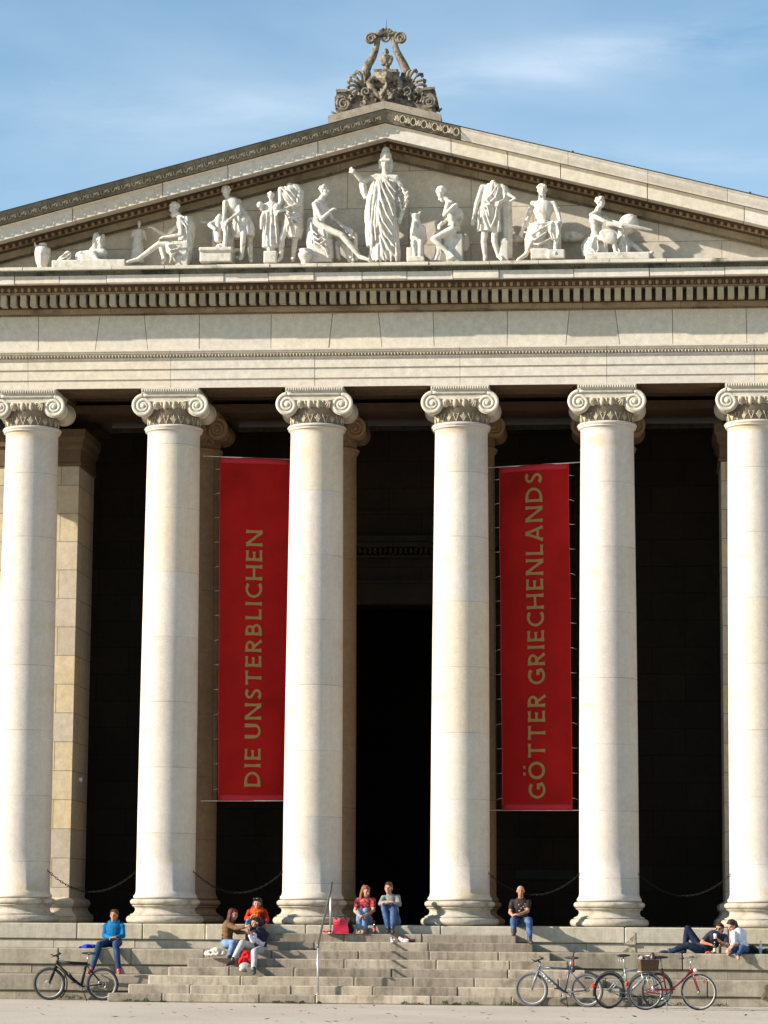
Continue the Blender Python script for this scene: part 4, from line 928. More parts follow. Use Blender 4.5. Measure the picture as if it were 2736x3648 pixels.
# weeds
leafm = cloth('weed leaf', (.05, .085, .02), (.10, .12, .035), sc=20); dry = cloth('dry weed', (.14, .10, .045), (.08, .08, .03), sc=20)
def weed(x, y, z, w_, h, seed, label, mat=None):
    rr = random.Random(seed); mb = MB()
    for i in range(int(60+w_*160)):
        a = rr.uniform(0, 2*PI); r_ = w_*math.sqrt(rr.random()); px, py = r_*cos(a), r_*sin(a)*.35; hh = h*rr.uniform(.25, 1)*(1.1-abs(px)/w_*.7); l_ = rr.uniform(.015, .035)
        d = V3(rr.uniform(-1, 1), rr.uniform(-1, .4), rr.uniform(-.2, .8)).normalized(); s_ = d.cross(V3(rr.uniform(-1, 1), rr.uniform(-1, 1), 1)).normalized()*l_*.45; c_ = V3(px, py, hh)
        mb.add([c_, c_+d*l_*.5+s_, c_+d*l_*1.2, c_+d*l_*.5-s_], [(0, 1, 2, 3)])
        if i % 4 == 0: mb.tube([(px*.7, py*.7, 0), tuple(c_)], [.002, .001], 3)
    o = mb.build('weed', mat or leafm, None); o.location = (x, y, z); tag(o, label, 'weed', 'weeds growing at the foot of the steps')
G = lambda f, x, y: P(0, 0, 0)
wl = [(A_(540, 1320, -2.78).x, -2.78, 0, .14, .14, 'weed tuft between the wheels of the black bicycle, nearer the front wheel'), (A_(640, 1320, -2.78).x, -2.78, 0, .17, .11, 'weed tuft under the crank of the black bicycle'),
      (A_(1100, 1340, -3.66).x, -3.66, 0, .19, .05, 'low weeds at the left end of the lowest step'), (A_(1230, 1345, -3.66).x, -3.66, 0, .08, .07, 'weed tuft right of the low weeds near the left end of the lowest step'),
      (A_(1375, 1345, -3.66).x, -3.66, 0, .09, .035, 'small weed patch furthest right of those near the black bicycle'), (B_(860, 1335, -3.66).x, -3.66, 0, .12, .055, 'low weed patch left of the handrail foot'),
      (B_(975, 1335, -3.66).x, -3.66, 0, .14, .05, 'brownish weed patch at the step foot, just left of the handrail foot'), (B_(1090, 1335, -3.66).x, -3.66, 0, .06, .05, 'small weed below the handrail, on its left'), (B_(1240, 1335, -3.66).x, -3.66, 0, .05, .04, 'tiny weed directly below the handrail foot'),
      (C_(810, 1465, -3.66).x, -3.66, 0, .09, .06, 'weed tuft at the step foot below the pair of seated friends'), (C_(930, 1465, -3.66).x, -3.66, 0, .14, .035, 'flat brown weed patch at the foot of the steps near the middle'),
      (C_(1210, 1468, -3.66).x, -3.66, 0, .09, .09, 'tallest green weed tuft at the foot of the steps near the middle'), (C_(1320, 1468, -3.66).x, -3.66, 0, .10, .045, 'low weed right of the tallest green tuft'), (C_(1470, 1470, -3.66).x, -3.66, 0, .14, .075, 'bushy weed below the right side of the steps'),
      (D_(400, 1475, -3.66).x, -3.66, 0, .10, .08, 'weed tuft left of the silver bicycle front wheel'), (D_(510, 1475, -3.66).x, -3.66, 0, .12, .09, 'weed tuft touching the silver bicycle front wheel'),
      (D_(1110, 1480, -3.66).x, -3.66, 0, .09, .09, 'weed tuft beside the silver bicycle rear wheel'), (E_(430, 1480, -2.78).x, -2.80, 0, .22, .30, 'large dark weed clump seen through the red bicycle rear wheel'), (E_(540, 1480, -2.78).x, -2.80, 0, .15, .2, 'dark weed clump beside the red bicycle kickstand'),
      (E_(790, 1480, -2.78).x, -2.80, 0, .10, .07, 'weed between the wheels of the red bicycle'), (E_(1200, 1490, -2.78).x, -2.80, 0, .16, .05, 'low weeds right of the red bicycle')]
for i, (x, y, z, w_, h, lb) in enumerate(wl): weed(x, y, z, w_, h, 40+i, lb, dry if 'brown' in lb else None)
# fallen leaves on the gravel
mb = MB(); rr = random.Random(8)
for i in range(130):
    y = rr.uniform(-14, -3.8); x = rr.uniform(-9, 9); a = rr.uniform(0, 6.3); l_ = rr.uniform(.02, .06)*(1+(-y-3.8)*.05); c_ = V3(x, y, .012); d = V3(cos(a), sin(a)*.8, rr.uniform(-.1, .3))*l_; s_ = V3(-sin(a), cos(a), .2)*l_*.45
    mb.add([c_-d, c_+s_, c_+d, c_-s_], [(0, 1, 2, 3)])
o = mb.build('fallen_leaves', plain('dry brown leaves', (.10, .07, .04), .9, var=.4), None); o['kind'] = 'stuff'; o['label'] = 'dry leaves and litter scattered on the gravel'; o['category'] = 'leaves'
# white fixture on the pier
p_ = P(306, 2778, 2.9); rt = thing('wall_lamp', 'small round white fixture on the inner side of the left pier', 'lamp', (-7.38, 2.9, p_.z))
mb = MB(); mb.smooth = True; mb.ell((.07, 0, 0), (.05, .05, .055)); mb.build('lamp_shade', M['lamp'], rt)
mb = MB(); mb.smooth = True; mb.tube([(-.008, 0, -.02), (.05, 0, -.02)], .018, 8); mb.build('bracket', M['iron'], rt)

# ================================================================= BANNERS
def arc(cx, cy, rx, ry, a0, a1, n=10): return [(cx+rx*cos(R(a0+(a1-a0)*i/n)), cy+ry*sin(R(a0+(a1-a0)*i/n))) for i in range(n+1)]
GL = {'D': (.80, [[(.09, 0), (.09, 1)], [(.09, .09), (.30, .09)]+arc(.30, .5, .41, .41, -90, 90)+[(.09, .91)]]),
      'I': (.18, [[(.09, 0), (.09, 1)]]), 'E': (.58, [[(.09, 0), (.09, 1)], [(.1, .09), (.58, .09)], [(.1, .5), (.5, .5)], [(.1, .91), (.56, .91)]]),
      'U': (.76, [[(.09, 1), (.09, .36)]+arc(.38, .36, .29, .27, 180, 360)+[(.67, 1)]]), 'N': (.86, [[(.09, 0), (.09, 1)], [(.77, 0), (.77, 1)], [(.12, .95), (.74, .05)]]),
      'S': (.56, [arc(.30, .73, .20, .19, 30, 180, 8)+[(.13, .62), (.25, .53), (.38, .44), (.45, .33)]+arc(.25, .28, .21, .20, 0, -150, 8)]), 'T': (.72, [[(0, .91), (.72, .91)], [(.36, 0), (.36, .9)]]),
      'R': (.66, [[(.09, 0), (.09, 1)], [(.1, .91), (.30, .91)]+arc(.30, .70, .22, .21, 90, -90)+[(.1, .49)], [(.28, .47), (.60, 0)]]),
      'B': (.64, [[(.09, 0), (.09, 1)], [(.1, .91), (.28, .91)]+arc(.28, .72, .20, .19, 90, -90)+[(.1, .53)], [(.1, .53), (.30, .53)]+arc(.30, .31, .24, .22, 90, -90)+[(.1, .09)]]),
      'L': (.54, [[(.09, 1), (.09, 0)], [(.1, .09), (.54, .09)]]), 'C': (.72, [arc(.48, .5, .40, .43, 50, 310, 14)]), 'H': (.80, [[(.09, 0), (.09, 1)], [(.71, 0), (.71, 1)], [(.1, .5), (.7, .5)]]),
      'G': (.80, [arc(.48, .5, .40, .42, 48, 318, 14)+[(.72, .42), (.50, .42)]]), 'O': (.94, [arc(.47, .5, .38, .42, 0, 360, 22)]), 'A': (.80, [[(.06, 0), (.40, 1)], [(.40, 1), (.74, 0)], [(.18, .30), (.62, .30)]]), ' ': (.12, [])}
GL['Ö'] = (GL['O'][0], GL['O'][1]+[[(.30, 1.17), (.30, 1.30)], [(.64, 1.17), (.64, 1.30)]])
def ribbon(pts, w_):
    straight = len(pts) == 2
    if straight: a, b_ = Vector(pts[0]), Vector(pts[1]); pts = [tuple(a.lerp(b_, i/6)) for i in range(7)]
    wf = lambda i, n: w_*(.86+.42*abs(2*i/(n-1)-1)**3)      # strokes flare towards their ends
    out = []; n = len(pts); closed = n > 3 and abs(pts[0][0]-pts[-1][0])+abs(pts[0][1]-pts[-1][1]) < 1e-4
    for i in range(n):
        a = Vector(pts[i-1] if i else (pts[-2] if closed else pts[0])); b_ = Vector(pts[i]); c = Vector(pts[i+1] if i < n-1 else (pts[1] if closed else pts[-1]))
        d1 = (b_-a).normalized() if (b_-a).length > 1e-6 else (c-b_).normalized(); d2 = (c-b_).normalized() if (c-b_).length > 1e-6 else d1
        n1 = Vector((-d1.y, d1.x)); n2 = Vector((-d2.y, d2.x)); m_ = (n1+n2); m_ = m_.normalized() if m_.length > 1e-6 else n1; k = 1/max(.5, m_.dot(n1)); ww = wf(i, n) if not closed else w_; out.append((b_+m_*ww*k/2, b_-m_*ww*k/2))
    return out
def banner(label, bl, br_, tl, tr, text, v0, v1, ucap, ubase, sagw):
    """corner points bottom-left, bottom-right, top-left, top-right; text climbs the cloth"""
    base = bl; rt = thing('banner', label, 'banner', base, 'red banners hung between the columns')
    W = (br_-bl).length; H = (tl-bl).length; nrm = (br_-bl).cross(tl-bl).normalized()      # towards the square
    if nrm.y > 0: nrm = -nrm
    def pt(u, v, off=0):
        a = bl.lerp(br_, u).lerp(tl.lerp(tr, u), v); wv = .035*sin(PI*u)*sin(v*7+sagw)+.022*sin(u*6+v*15+sagw)+.012*sin(v*37+u*5)*sin(PI*u)+.016*sin(u*9-v*22)*max(0, v-.8)*5
        return a+nrm*(wv+off)
    mb = MB(); mb.smooth = True; nu, nv = 14, 110; vs = [pt(i/nu, j/nv) for j in range(nv+1) for i in range(nu+1)]; k = len(vs); vs += [v-nrm*.004 for v in vs]
    fs = []
    for j in range(nv):
        for i in range(nu): a = j*(nu+1)+i; fs += [(a, a+1, a+nu+2, a+nu+1), (k+a, k+a+nu+1, k+a+nu+2, k+a+1)]
    mb.add(vs, fs); mb.build('cloth', M['red'], rt, base)
    for v_ in (0.0, 1.0):                 # pole pockets
        mb = MB(); mb.smooth = True; vv = v_+(.009 if v_ == 0 else -.009); mb.tube([pt(i/nu, vv, .0) for i in range(nu+1)], .062, 10, flat=.30); mb.build('pole_hem', M['hem'], rt, base)
        mb = MB(); mb.smooth = True; e = br_-bl if v_ == 0 else tr-tl; a = bl if v_ == 0 else tl; b_ = br_ if v_ == 0 else tr; mb.tube([a-e.normalized()*.38, b_+e.normalized()*.38], .011, 8); mb.build('pole', M['cable'], rt, base)
    for u_ in (0, 1):
        mb = MB(); mb.smooth = True; mb.tube([pt(u_, i/40, .002) for i in range(41)], .011, 6); mb.build('side_hem', M['hem'], rt, base)
        for q in range(14):
            v_ = .035+q*.0715; p_ = pt(u_, v_); sx = -1 if u_ == 0 else 1
            mb = MB(); mb.smooth = True; mb.tube([p_, p_+V3(sx*.06, .0, -.012), p_+V3(sx*.13, .05, -.035+(.03 if q % 3 else 0))], [.0055, .0045, .003], 5); mb.build('tie_cord', M['cable'], rt, base)
        mb = MB(); mb.tube([pt(u_, 0)+V3((-1, 1)[u_]*.14, .06, -.05), pt(u_, 1)+V3((-1, 1)[u_]*.14, .06, .05)], .004, 5); mb.build('side_cable', M['iron'], rt, base)
    # lettering
    tot = 0; lay = []
    for ch in text: w_, st = GL[ch]; lay.append((tot, st)); tot += w_+.20
    tot -= .20; sc = (v1-v0)*H/tot; ch_ = (ubase-ucap)*W
    k = 0; words = []; cur = []
    for (x0, st), ch in zip(lay, text):
        if ch == ' ': words.append(cur); cur = []
        else: cur.append((x0, st))
    words.append(cur)
    for wd in words:
      mb = MB()
      for x0, st in wd:
          for pl in st:
              k += 1; rb = ribbon(pl, .155); vs = []
              cj = lambda q, off: pt(ubase-(q.y*(ubase-ucap)), v0+(x0+q.x)*sc/H, off)
              fo = .012+.0012*(k % 5)
              # resample long straight strokes so that they follow the cloth
              rs = []
              for (a, b_), (c, d) in zip(rb, rb[1:]):
                  m_ = max(1, int((a-c).length/.2)); rs += [(a.lerp(c, q/m_), b_.lerp(d, q/m_)) for q in range(m_)]
              rs.append(rb[-1])
              for a, b_ in rs: vs += [cj(a, fo), cj(b_, fo), cj(a, .004), cj(b_, .004)]
              fs = []
              for i in range(len(rs)-1):
                  o_ = i*4; p2 = o_+4; fs += [(o_, o_+1, p2+1, p2), (o_+2, p2+2, p2+3, o_+3), (o_, p2, p2+2, o_+2), (o_+1, o_+3, p2+3, p2+1)]
              fs += [(0, 2, 3, 1), (len(vs)-4, len(vs)-3, len(vs)-1, len(vs)-2)]; mb.add(vs, fs)
      mb.build('lettering', M['gold'], rt, base)
y0, y1 = .62, .95
banner('red banner lettered DIE UNSTERBLICHEN hanging left of the doorway', P(777, 2853, y0), P(1016, 2853, y1), P(784, 1627, y0), P(1030, 1637, y1),
       'DIE UNSTERBLICHEN', (2853-2804)/1226, (2853-1888)/1226, .385, .625, .4)
banner('red banner lettered GÖTTER GRIECHENLANDS hanging right of the doorway', P(1650+222/1.58, 1550+2112/1.58, y1), P(1650+615/1.58, 1550+2112/1.58, y0), P(1650+203/1.58, 1550+180/1.58, y1), P(1650+592/1.58, 1550+157/1.58, y0),
       'GÖTTER GRIECHENLANDS', (2112-2050)/1932, (2112-226)/1932, .378, .625, 1.9)

# ================================================================= BICYCLES
tyre_m = plain('black tyre rubber', (.028, .027, .026), .85, sc=60, bump=.3); rim_s = plain('silver rim', (.42, .42, .42), .5, .4); rim_d = plain('dark rim', (.10, .10, .11), .4, .6)
tyre_g = plain('dusty grey tyre', (.085, .08, .082), .9, sc=60); blackp = plain('black bicycle paint', (.008, .008, .009), .45, spec=.2); silverp = plain('silver bicycle paint', (.26, .27, .30), .4, .3); blueg = plain('dark grey blue bicycle paint', (.06, .075, .11), .35, .2)
redp = plain('red bicycle paint', (.26, .006, .014), .3); chrome = plain('chrome', (.42, .42, .41), .35, .8); saddle_m = plain('black saddle', (.018, .017, .017), .5); redl = plain('red reflector', (.65, .015, .01), .2); orl = plain('orange reflector', (.8, .18, .01), .2)
spoke_m = plain('dull spokes', (.16, .16, .16), .8, 0, spec=.1)
glassm = plain('lamp glass', (.75, .75, .7), .15)
def bicycle(label, rear, front, R0=.335, lean=0., style='mtb', paint=None, fork=None, rim=None, tyre=None, tw=.024, steer=0., guards=False, rack=False, stem=None, seat_z=.92, fat=1., bar='flat', fenderm=None, lights=()):
    rear = Vector(rear); front = Vector(front); d = front-rear; WB = d.length; rt = thing('bicycle', label, 'bicycle', rear, 'bicycles parked at the foot of the steps')
    rt.rotation_euler = Quaternion((0, 0, 1), math.atan2(d.y, d.x)) @ Quaternion((1, 0, 0), lean) and (Quaternion((0, 0, 1), math.atan2(d.y, d.x)) @ Quaternion((1, 0, 0), lean)).to_euler()
    W = lambda x, z, y=0: Vector((x*WB, y, z))      # x in wheelbases, z metres
    def T(name, paths, mat, n=8, par=None, off=None):
        mb = MB(); mb.smooth = True
        for p_, r_ in paths: mb.tube(p_, r_, n)
        return mb.build(name, mat, par or rt)
    fork_tilt = .075
    BB = W(.40, R0-.055); ST = W(.30, .78 if style != 'step' else .62) ; HT = W(.845, .80 if style != 'step' else .80); HB = W(.875, R0+.37)
    RH, FH = W(0, R0), W(1, R0)
    fork = fork or paint; rim = rim or rim_s; tyre = tyre or tyre_m
    def wheel(hub, ang, fr_):
        w_ = thing_child('wheel', rt, hub, ang)
        mb = MB(); mb.smooth = True; rr_ = R0-tw*2-.002
        mb.tube([(rr_*cos(2*PI*i/40), 0, rr_*sin(2*PI*i/40)) for i in range(40)], .0115, 6, closed=True); mb.tube([(0, -.045, 0), (0, .045, 0)], .018, 10); mb.build('rim', rim, w_)
        mb = MB(); mb.smooth = True; mb.tube([((R0-tw)*cos(2*PI*i/44), 0, (R0-tw)*sin(2*PI*i/44)) for i in range(44)], tw, 8, closed=True)
        if tw > .022:
            mb.smooth = False
            for i in range(88):
                a = 2*PI*i/88; q = .008*(1 if i % 2 else -1); c_ = Vector((R0*cos(a), q, R0*sin(a))); mb.ell(c_, (.005, .009, .005), nu=4, nv=3)
        mb.build('tyre', tyre, w_)
        mb = MB()
        for i in range(28):
            a = 2*PI*i/28; s_ = .03*(1 if i % 2 else -1); b_ = a+.5*(1 if i % 4 < 2 else -1)
            mb.tube([(.02*cos(b_), s_, .02*sin(b_)), (rr_*cos(a), 0, rr_*sin(a))], .0011, 3)
        mb.build('spokes', spoke_m, w_)
        return w_
    def thing_child(name, par, loc, ang):
        e = bpy.data.objects.new(name, None); COL.objects.link(e); e.parent = par; e.location = loc; e.rotation_euler = (0, 0, ang); e.empty_display_size = .1; return e
    wheel(RH, 0, False); wf = wheel(FH, steer, True)
    if style == 'step':
        ft = .016
        T('frame', [([HB+Vector((0, 0, -.0)), HT], .019), ([HB+Vector((-.01, 0, .02)), BB], .0165), ([HT+Vector((-.01, 0, -.05)), W(.70, .56), W(.56, .46), W(.46, .40), W(.36, .385)], .013),
                    ([W(.31, .80), BB], .0165), ([BB+V3(0, .03, 0), RH+V3(0, .055, 0)], .010), ([BB+V3(0, -.03, 0), RH+V3(0, -.055, 0)], .010), ([W(.335, .56, .02), RH+V3(0, .055, 0)], .008), ([W(.335, .56, -.02), RH+V3(0, -.055, 0)], .008)], paint)
        sp = (W(.31, .80), W(.285, .98))
    else:
        T('frame', [([HB, HT], .026*fat), ([HB+(HT-HB)*.25, BB], .027*fat), ([HT+(HB-HT)*.2, ST+(BB-ST)*.06], .0215*fat), ([ST, BB], .0205*fat),
                    ([BB+V3(0, .03, 0), RH+V3(0, .06, 0)], .0105), ([BB+V3(0, -.03, 0), RH+V3(0, -.06, 0)], .0105), ([ST+(BB-ST)*.12+V3(0, .02, 0), RH+V3(0, .06, 0)], .009), ([ST+(BB-ST)*.12+V3(0, -.02, 0), RH+V3(0, -.06, 0)], .009)], paint)
        sp = (ST, W(.268, seat_z))
    T('seat_post', [([sp[0]+(BB-sp[0])*.05, sp[1]], .013)], chrome)
    mb = MB(); s_ = sp[1]; mb.ell(s_+V3(-.075, 0, .03), (.085, .072, .026)); mb.cap(s_+V3(-.03, 0, .032), s_+V3(.13, 0, .035), .034, .019, 8); mb.build('saddle', saddle_m, rt, rem=.01, smi=1)
    for sy in (-1, 1):
        T('fork_blade', [([HB+V3(.0, sy*.05, -.02), HB.lerp(FH, .5)+V3(.004, sy*.055, 0), FH+V3(0, sy*.055, 0)], [.021*fat if style != 'step' else .012, .018*fat if style != 'step' else .011, .011])], fork)
    T('steerer', [([HB+V3(0, -.05, -.02), HB+V3(0, .05, -.02)], .016), ([HB+V3(0, 0, -.03), HT+V3(-.02, 0, .06)], .015)], fork)
    top = HT+V3(-.022, 0, .07); st = top+V3(.075, 0, .045) if bar == 'flat' else top+V3(.05, 0, .11)
    T('stem', [([top, st], .015)], stem or blackp)
    if bar == 'flat':
        pts = [st+V3(-.05, -.29, .01), st+V3(-.03, -.15, .005), st+V3(0, -.05, 0), st+V3(0, .05, 0), st+V3(-.03, .15, .005), st+V3(-.05, .29, .01)]
        T('handlebar', [(pts, .0125)], stem or blackp)
        for sy in (-1, 1):
            T('grip', [([st+V3(-.05, sy*.30, .01), st+V3(-.035, sy*.19, .005)], .018)], saddle_m); T('brake_lever', [([st+V3(-.02, sy*.18, .0), st+V3(.035, sy*.20, -.02), st+V3(.03, sy*.28, -.03)], .006)], blackp)
            T('bar_end', [([st+V3(-.05, sy*.30, .01), st+V3(.04, sy*.31, .05)], .012)], saddle_m)
    else:
        pts = [st+V3(-.16, -.27, .02), st+V3(-.06, -.25, .03), st+V3(.03, -.15, .035), st+V3(.0, 0, 0), st+V3(.03, .15, .035), st+V3(-.06, .25, .03), st+V3(-.16, .27, .02)]
        c_ = math.cos(steer*1.5); s__ = math.sin(steer*1.5); pts = [st+V3((p_-st).x*c_-(p_-st).y*s__, (p_-st).x*s__+(p_-st).y*c_, (p_-st).z) for p_ in pts]
        T('handlebar', [(pts, .011)], chrome)
        for a, b_ in ((pts[0], pts[1]), (pts[-1], pts[-2])): T('grip', [([a, a.lerp(b_, .95)], .017)], saddle_m)
    mb = MB(); mb.smooth = True; cy = -.05 if d.x < 0 else .05; cy = .05 if d.x < 0 else -.05   # drive side faces the square for leftward bikes
    cy = -.05
    mb.tube([BB+V3(.085*cos(2*PI*i/28), cy, .085*sin(2*PI*i/28)) for i in range(28)], .006, 5, closed=True); mb.tube([BB+V3(.055*cos(2*PI*i/20), cy, .055*sin(2*PI*i/20)) for i in range(20)], .005, 5, closed=True)
    for i in range(5): a = 2*PI*i/5; mb.tube([BB+V3(0, cy, 0), BB+V3(.085*cos(a), cy, .085*sin(a))], .006, 5)
    mb.tube([BB+V3(0, -.07, 0), BB+V3(0, .07, 0)], .02, 10); mb.build('chainring', chrome, rt)
    mb = MB(); mb.smooth = True
    mb.tube([BB+V3(0, cy, .085), RH+V3(0, cy, .035), RH+V3(-.035, cy, 0), RH+V3(0, cy, -.035), BB+V3(0, cy, -.085)], .004, 5); mb.tube([RH+V3(.04*cos(2*PI*i/16), cy, .04*sin(2*PI*i/16)) for i in range(16)], .006, 5, closed=True)
    mb.build('drive_chain', plain('oily chain', (.09, .08, .07), .5, .6), rt)
    for sy, a in ((-1, R(215)), (1, R(35))):
        e = BB+V3(.165*cos(a), sy*.07, .165*sin(a)); T('crank_arm', [([BB+V3(0, sy*.07, 0), e], [.013, .010])], chrome)
        mb = MB(); mb.box(e.x-.045, e.x+.045, min(e.y, e.y+sy*.09), max(e.y, e.y+sy*.09), e.z-.012, e.z+.012, .004); mb.build('pedal', saddle_m, rt)
    if guards:
        for nme, h_, a0, a1 in (('mudguard', RH, 25, 200), ('mudguard', FH, -12, 130)):
            T(nme, [([h_+V3((R0+.018)*cos(R(a)), 0, (R0+.018)*sin(R(a))) for a in range(a0, a1+1, 9)], .014)], fenderm or chrome)
        for sy in (-1, 1): T('mudguard_stay', [([RH+V3(0, sy*.05, 0), RH+V3((R0+.01)*cos(R(165)), sy*.015, (R0+.01)*sin(R(165)))], .003)], chrome)
    if rack:
        zt_ = R0+.39
        T('rear_rack', [([W(.27, zt_, .05), W(-.15, zt_, .05)], .006), ([W(.27, zt_, -.05), W(-.15, zt_, -.05)], .006), ([W(-.15, zt_, -.05), W(-.15, zt_, .05)], .006), ([W(.05, zt_, -.05), W(.05, zt_, .05)], .005), ([W(.05, zt_, .06), RH+V3(0, .07, 0)], .005), ([W(.05, zt_, -.06), RH+V3(0, -.07, 0)], .005), ([W(-.1, zt_, .06), RH+V3(0, .07, 0)], .005), ([W(-.1, zt_, -.06), RH+V3(0, -.07, 0)], .005)], chrome)
    return rt, W, BB, RH, FH, T
# black mountain bike, left, facing left
rt, W, BB, RH, FH, T = bicycle('black mountain bicycle leaning by the left end of the steps', (-5.562, -3.0, 0), (-6.668, -3.0, 0), lean=R(-4), paint=blackp, rim=rim_s, tw=.030, fat=1.35, seat_z=.93, fork=blackp, stem=blackp)
mb = MB(); mb.smooth = True
for c_ in (RH, FH): mb.tube([c_+V3(.08*cos(2*PI*i/24), .045, .08*sin(2*PI*i/24)) for i in range(24)], .006, 5, closed=True)
mb.build('brake_disc', chrome, rt)
T('front_mudguard', [([FH+V3((.37)*cos(R(a)), 0, .37*sin(R(a))) for a in range(150, 235, 10)], .014)], blackp)
T('down_tube_strap', [([BB+V3(.2, 0, .2), BB+V3(.27, 0, .27)], .03)], saddle_m)
T('kickstand', [([BB+V3(-.03, .05, -.02), BB+V3(-.16, .2, -.27)], .009)], blackp)
# silver mountain bike facing left
p0, p1 = P(1650+1222/2.765, 3050+1330/2.765, -4.05), P(1650+680/2.765, 3050+1310/2.765, -3.82)
rt, W, BB, RH, FH, T = bicycle('grey mountain bicycle with knobbly pale tyres, leftmost of the three on the right', (p0.x, -4.05, 0), (p1.x, -3.82, 0), R0=.335, lean=R(-5), paint=blueg, fork=silverp, tyre=tyre_g, tw=.028, seat_z=.94)
T('seat_tube_sticker', [([W(.30, .78).lerp(BB, .1), W(.30, .78).lerp(BB, .9)], .0185)], silverp)
T('frame_lettering', [([BB.lerp(W(.875, .705), f), BB.lerp(W(.875, .705), f+.05)], .0225) for f in (.30, .42, .54, .64, .74)], plain('pale sticker', (.7, .7, .7), .5))
mb = MB(); c_ = W(.27, .80); mb.ell(c_+V3(-.03, 0, -.05), (.05, .035, .07)); mb.build('saddle_bag', saddle_m, rt, rem=.01)
mb = MB(); mb.ell(W(.245, .86), (.022, .025, .03)); mb.smooth = True; mb.build('rear_light', redl, rt)
T('kickstand', [([BB+V3(-.03, .05, -.02), BB+V3(-.10, .18, -.27)], .009)], blackp)
# silver trekking bike turned away from the camera
p0 = P(1900+635/2.37, 3250+665/2.37, -4.75); p1 = P(1900+900/2.37, 3250+640/2.37, -4.2)
fx = p0.x+.93
rt, W, BB, RH, FH, T = bicycle('silver city bicycle with a sprung saddle, middle one of the three on the right', (p0.x, -4.75, 0), (fx, -4.18, 0), R0=.35, lean=R(5), paint=silverp, tw=.02, rim=rim_d, guards=True, fenderm=rim_d, seat_z=1.0, rack=False, bar='swept', stem=chrome)
mb = MB(); mb.ell(RH+V3(-.37, 0, .10), (.03, .035, .05)); mb.smooth = True; mb.build('rear_light', redl, rt)
mb = MB(); mb.smooth = True; mb.ell(RH+V3(.05, -.04, -.2), (.03, .006, .022)); mb.build('spoke_reflector', orl, rt)
for sy in (-1, 1):
    mb = MB(); mb.smooth = True; c_ = W(.262, .955); mb.tube([c_+V3(-.07+.018*cos(i*.9), sy*.045+.018*sin(i*.9), -.045+.06*i/30) for i in range(31)], .005, 5); mb.build('saddle_spring', chrome, rt)
# red step-through
p0 = P(2136+450/2.765, 3050+1345/2.765, -5.35); p1 = P(2136+960/2.765, 3050+1345/2.765, -5.1)
rt, W, BB, RH, FH, T = bicycle('red step-through bicycle with a loaded rear rack, rightmost of the three on the right', (p0.x, -5.35, 0), (p1.x+.03, -5.12, 0), R0=.35, lean=R(3), style='step', paint=redp, tw=.018, rim=rim_s, guards=False, rack=True, bar='swept', steer=R(-24), stem=chrome)
T('chain_guard', [([BB+V3(.02, -.065, .10), RH+V3(.08, -.065, .055)], [.022, .015])], redp)
T('rear_mudguard', [([RH+V3(.372*cos(R(a)), 0, .372*sin(R(a))) for a in range(35, 195, 8)], .012)], rim_d)
T('kickstand', [([BB+V3(-.04, -.05, -.03), BB+V3(-.02, -.12, -.285)], .010), ([BB+V3(-.02, -.12, -.285), BB+V3(-.07, -.13, -.29)], .010)], chrome)
mb = MB(); mb.smooth = True; mb.ell(RH+V3(-.375, 0, .16), (.022, .03, .05)); mb.build('rear_light', redl, rt)
mb = MB(); mb.smooth = True; mb.ell(FH+V3(.10, -.03, .2), (.02, .006, .035)); mb.build('spoke_reflector', orl, rt)
mb = MB(); mb.smooth = True; mb.ell(W(.92, .77, -.05), (.04, .035, .035)); mb.build('headlight', glassm, rt)
mb = MB(); mb.smooth = True; mb.tube([W(.12, .48, -.08), W(.13, .35, -.08)], .028, 10); mb.build('dynamo', chrome, rt)
# basket and bag on the rack
bb = Vector((p0.x, -5.35, 0)); dx = Vector((p1.x-p0.x, .23, 0)).normalized(); bk = bb+dx*.06+V3(0, 0, .75)
rt2 = thing('basket', 'brown wicker basket strapped on the rack of the red bicycle', 'basket', bk); rt2.rotation_euler = (0, 0, math.atan2(dx.y, dx.x))
mb = MB()
for k in range(9):
    z = .012+.20*k/8; w_ = .15+.03*k/8; l_ = .12+.03*k/8; mb.tube([(-w_, -l_, z), (w_, -l_, z+.002), (w_, l_, z), (-w_, l_, z)], .013, 5, closed=True)
for k in range(24):
    f = k/24*4; s_ = int(f); f -= s_; cs = [(-.175, -.13), (.175, -.13), (.175, .13), (-.175, .13)]; a, b_ = cs[s_], cs[(s_+1) % 4]; x, y = a[0]+(b_[0]-a[0])*f, a[1]+(b_[1]-a[1])*f; mb.tube([(x*.93, y*.93, 0), (x*1.06, y*1.08, .215)], .007, 4)
mb.box(-.16, .16, -.12, .12, 0, .015); mb.build('wicker', plain('brown wicker', (.09, .05, .025), .8, var=.4, sc=50), rt2)
o = MB(); c_ = bk+V3(.02, 0, .20); o.ell(c_, (.11, .12, .09)); o.ell(c_+V3(.07, -.03, .04), (.06, .09, .12)); o = o.build('handbag', plain('dark brown leather', (.04, .022, .016), .45), None, c_, rem=.012, smi=1); tag(o, 'dark leather bag stuffed into the wicker basket', 'bag')
o = MB(); c_ = bk+V3(-.12, .0, .20); o.ell(c_, (.07, .1, .10)); o = o.build('folded_jacket', cloth('grey brown jacket', (.30, .26, .22), (.14, .11, .09)), None, c_, rem=.012, smi=1); tag(o, 'grey brown jacket folded into the left side of the basket', 'jacket')

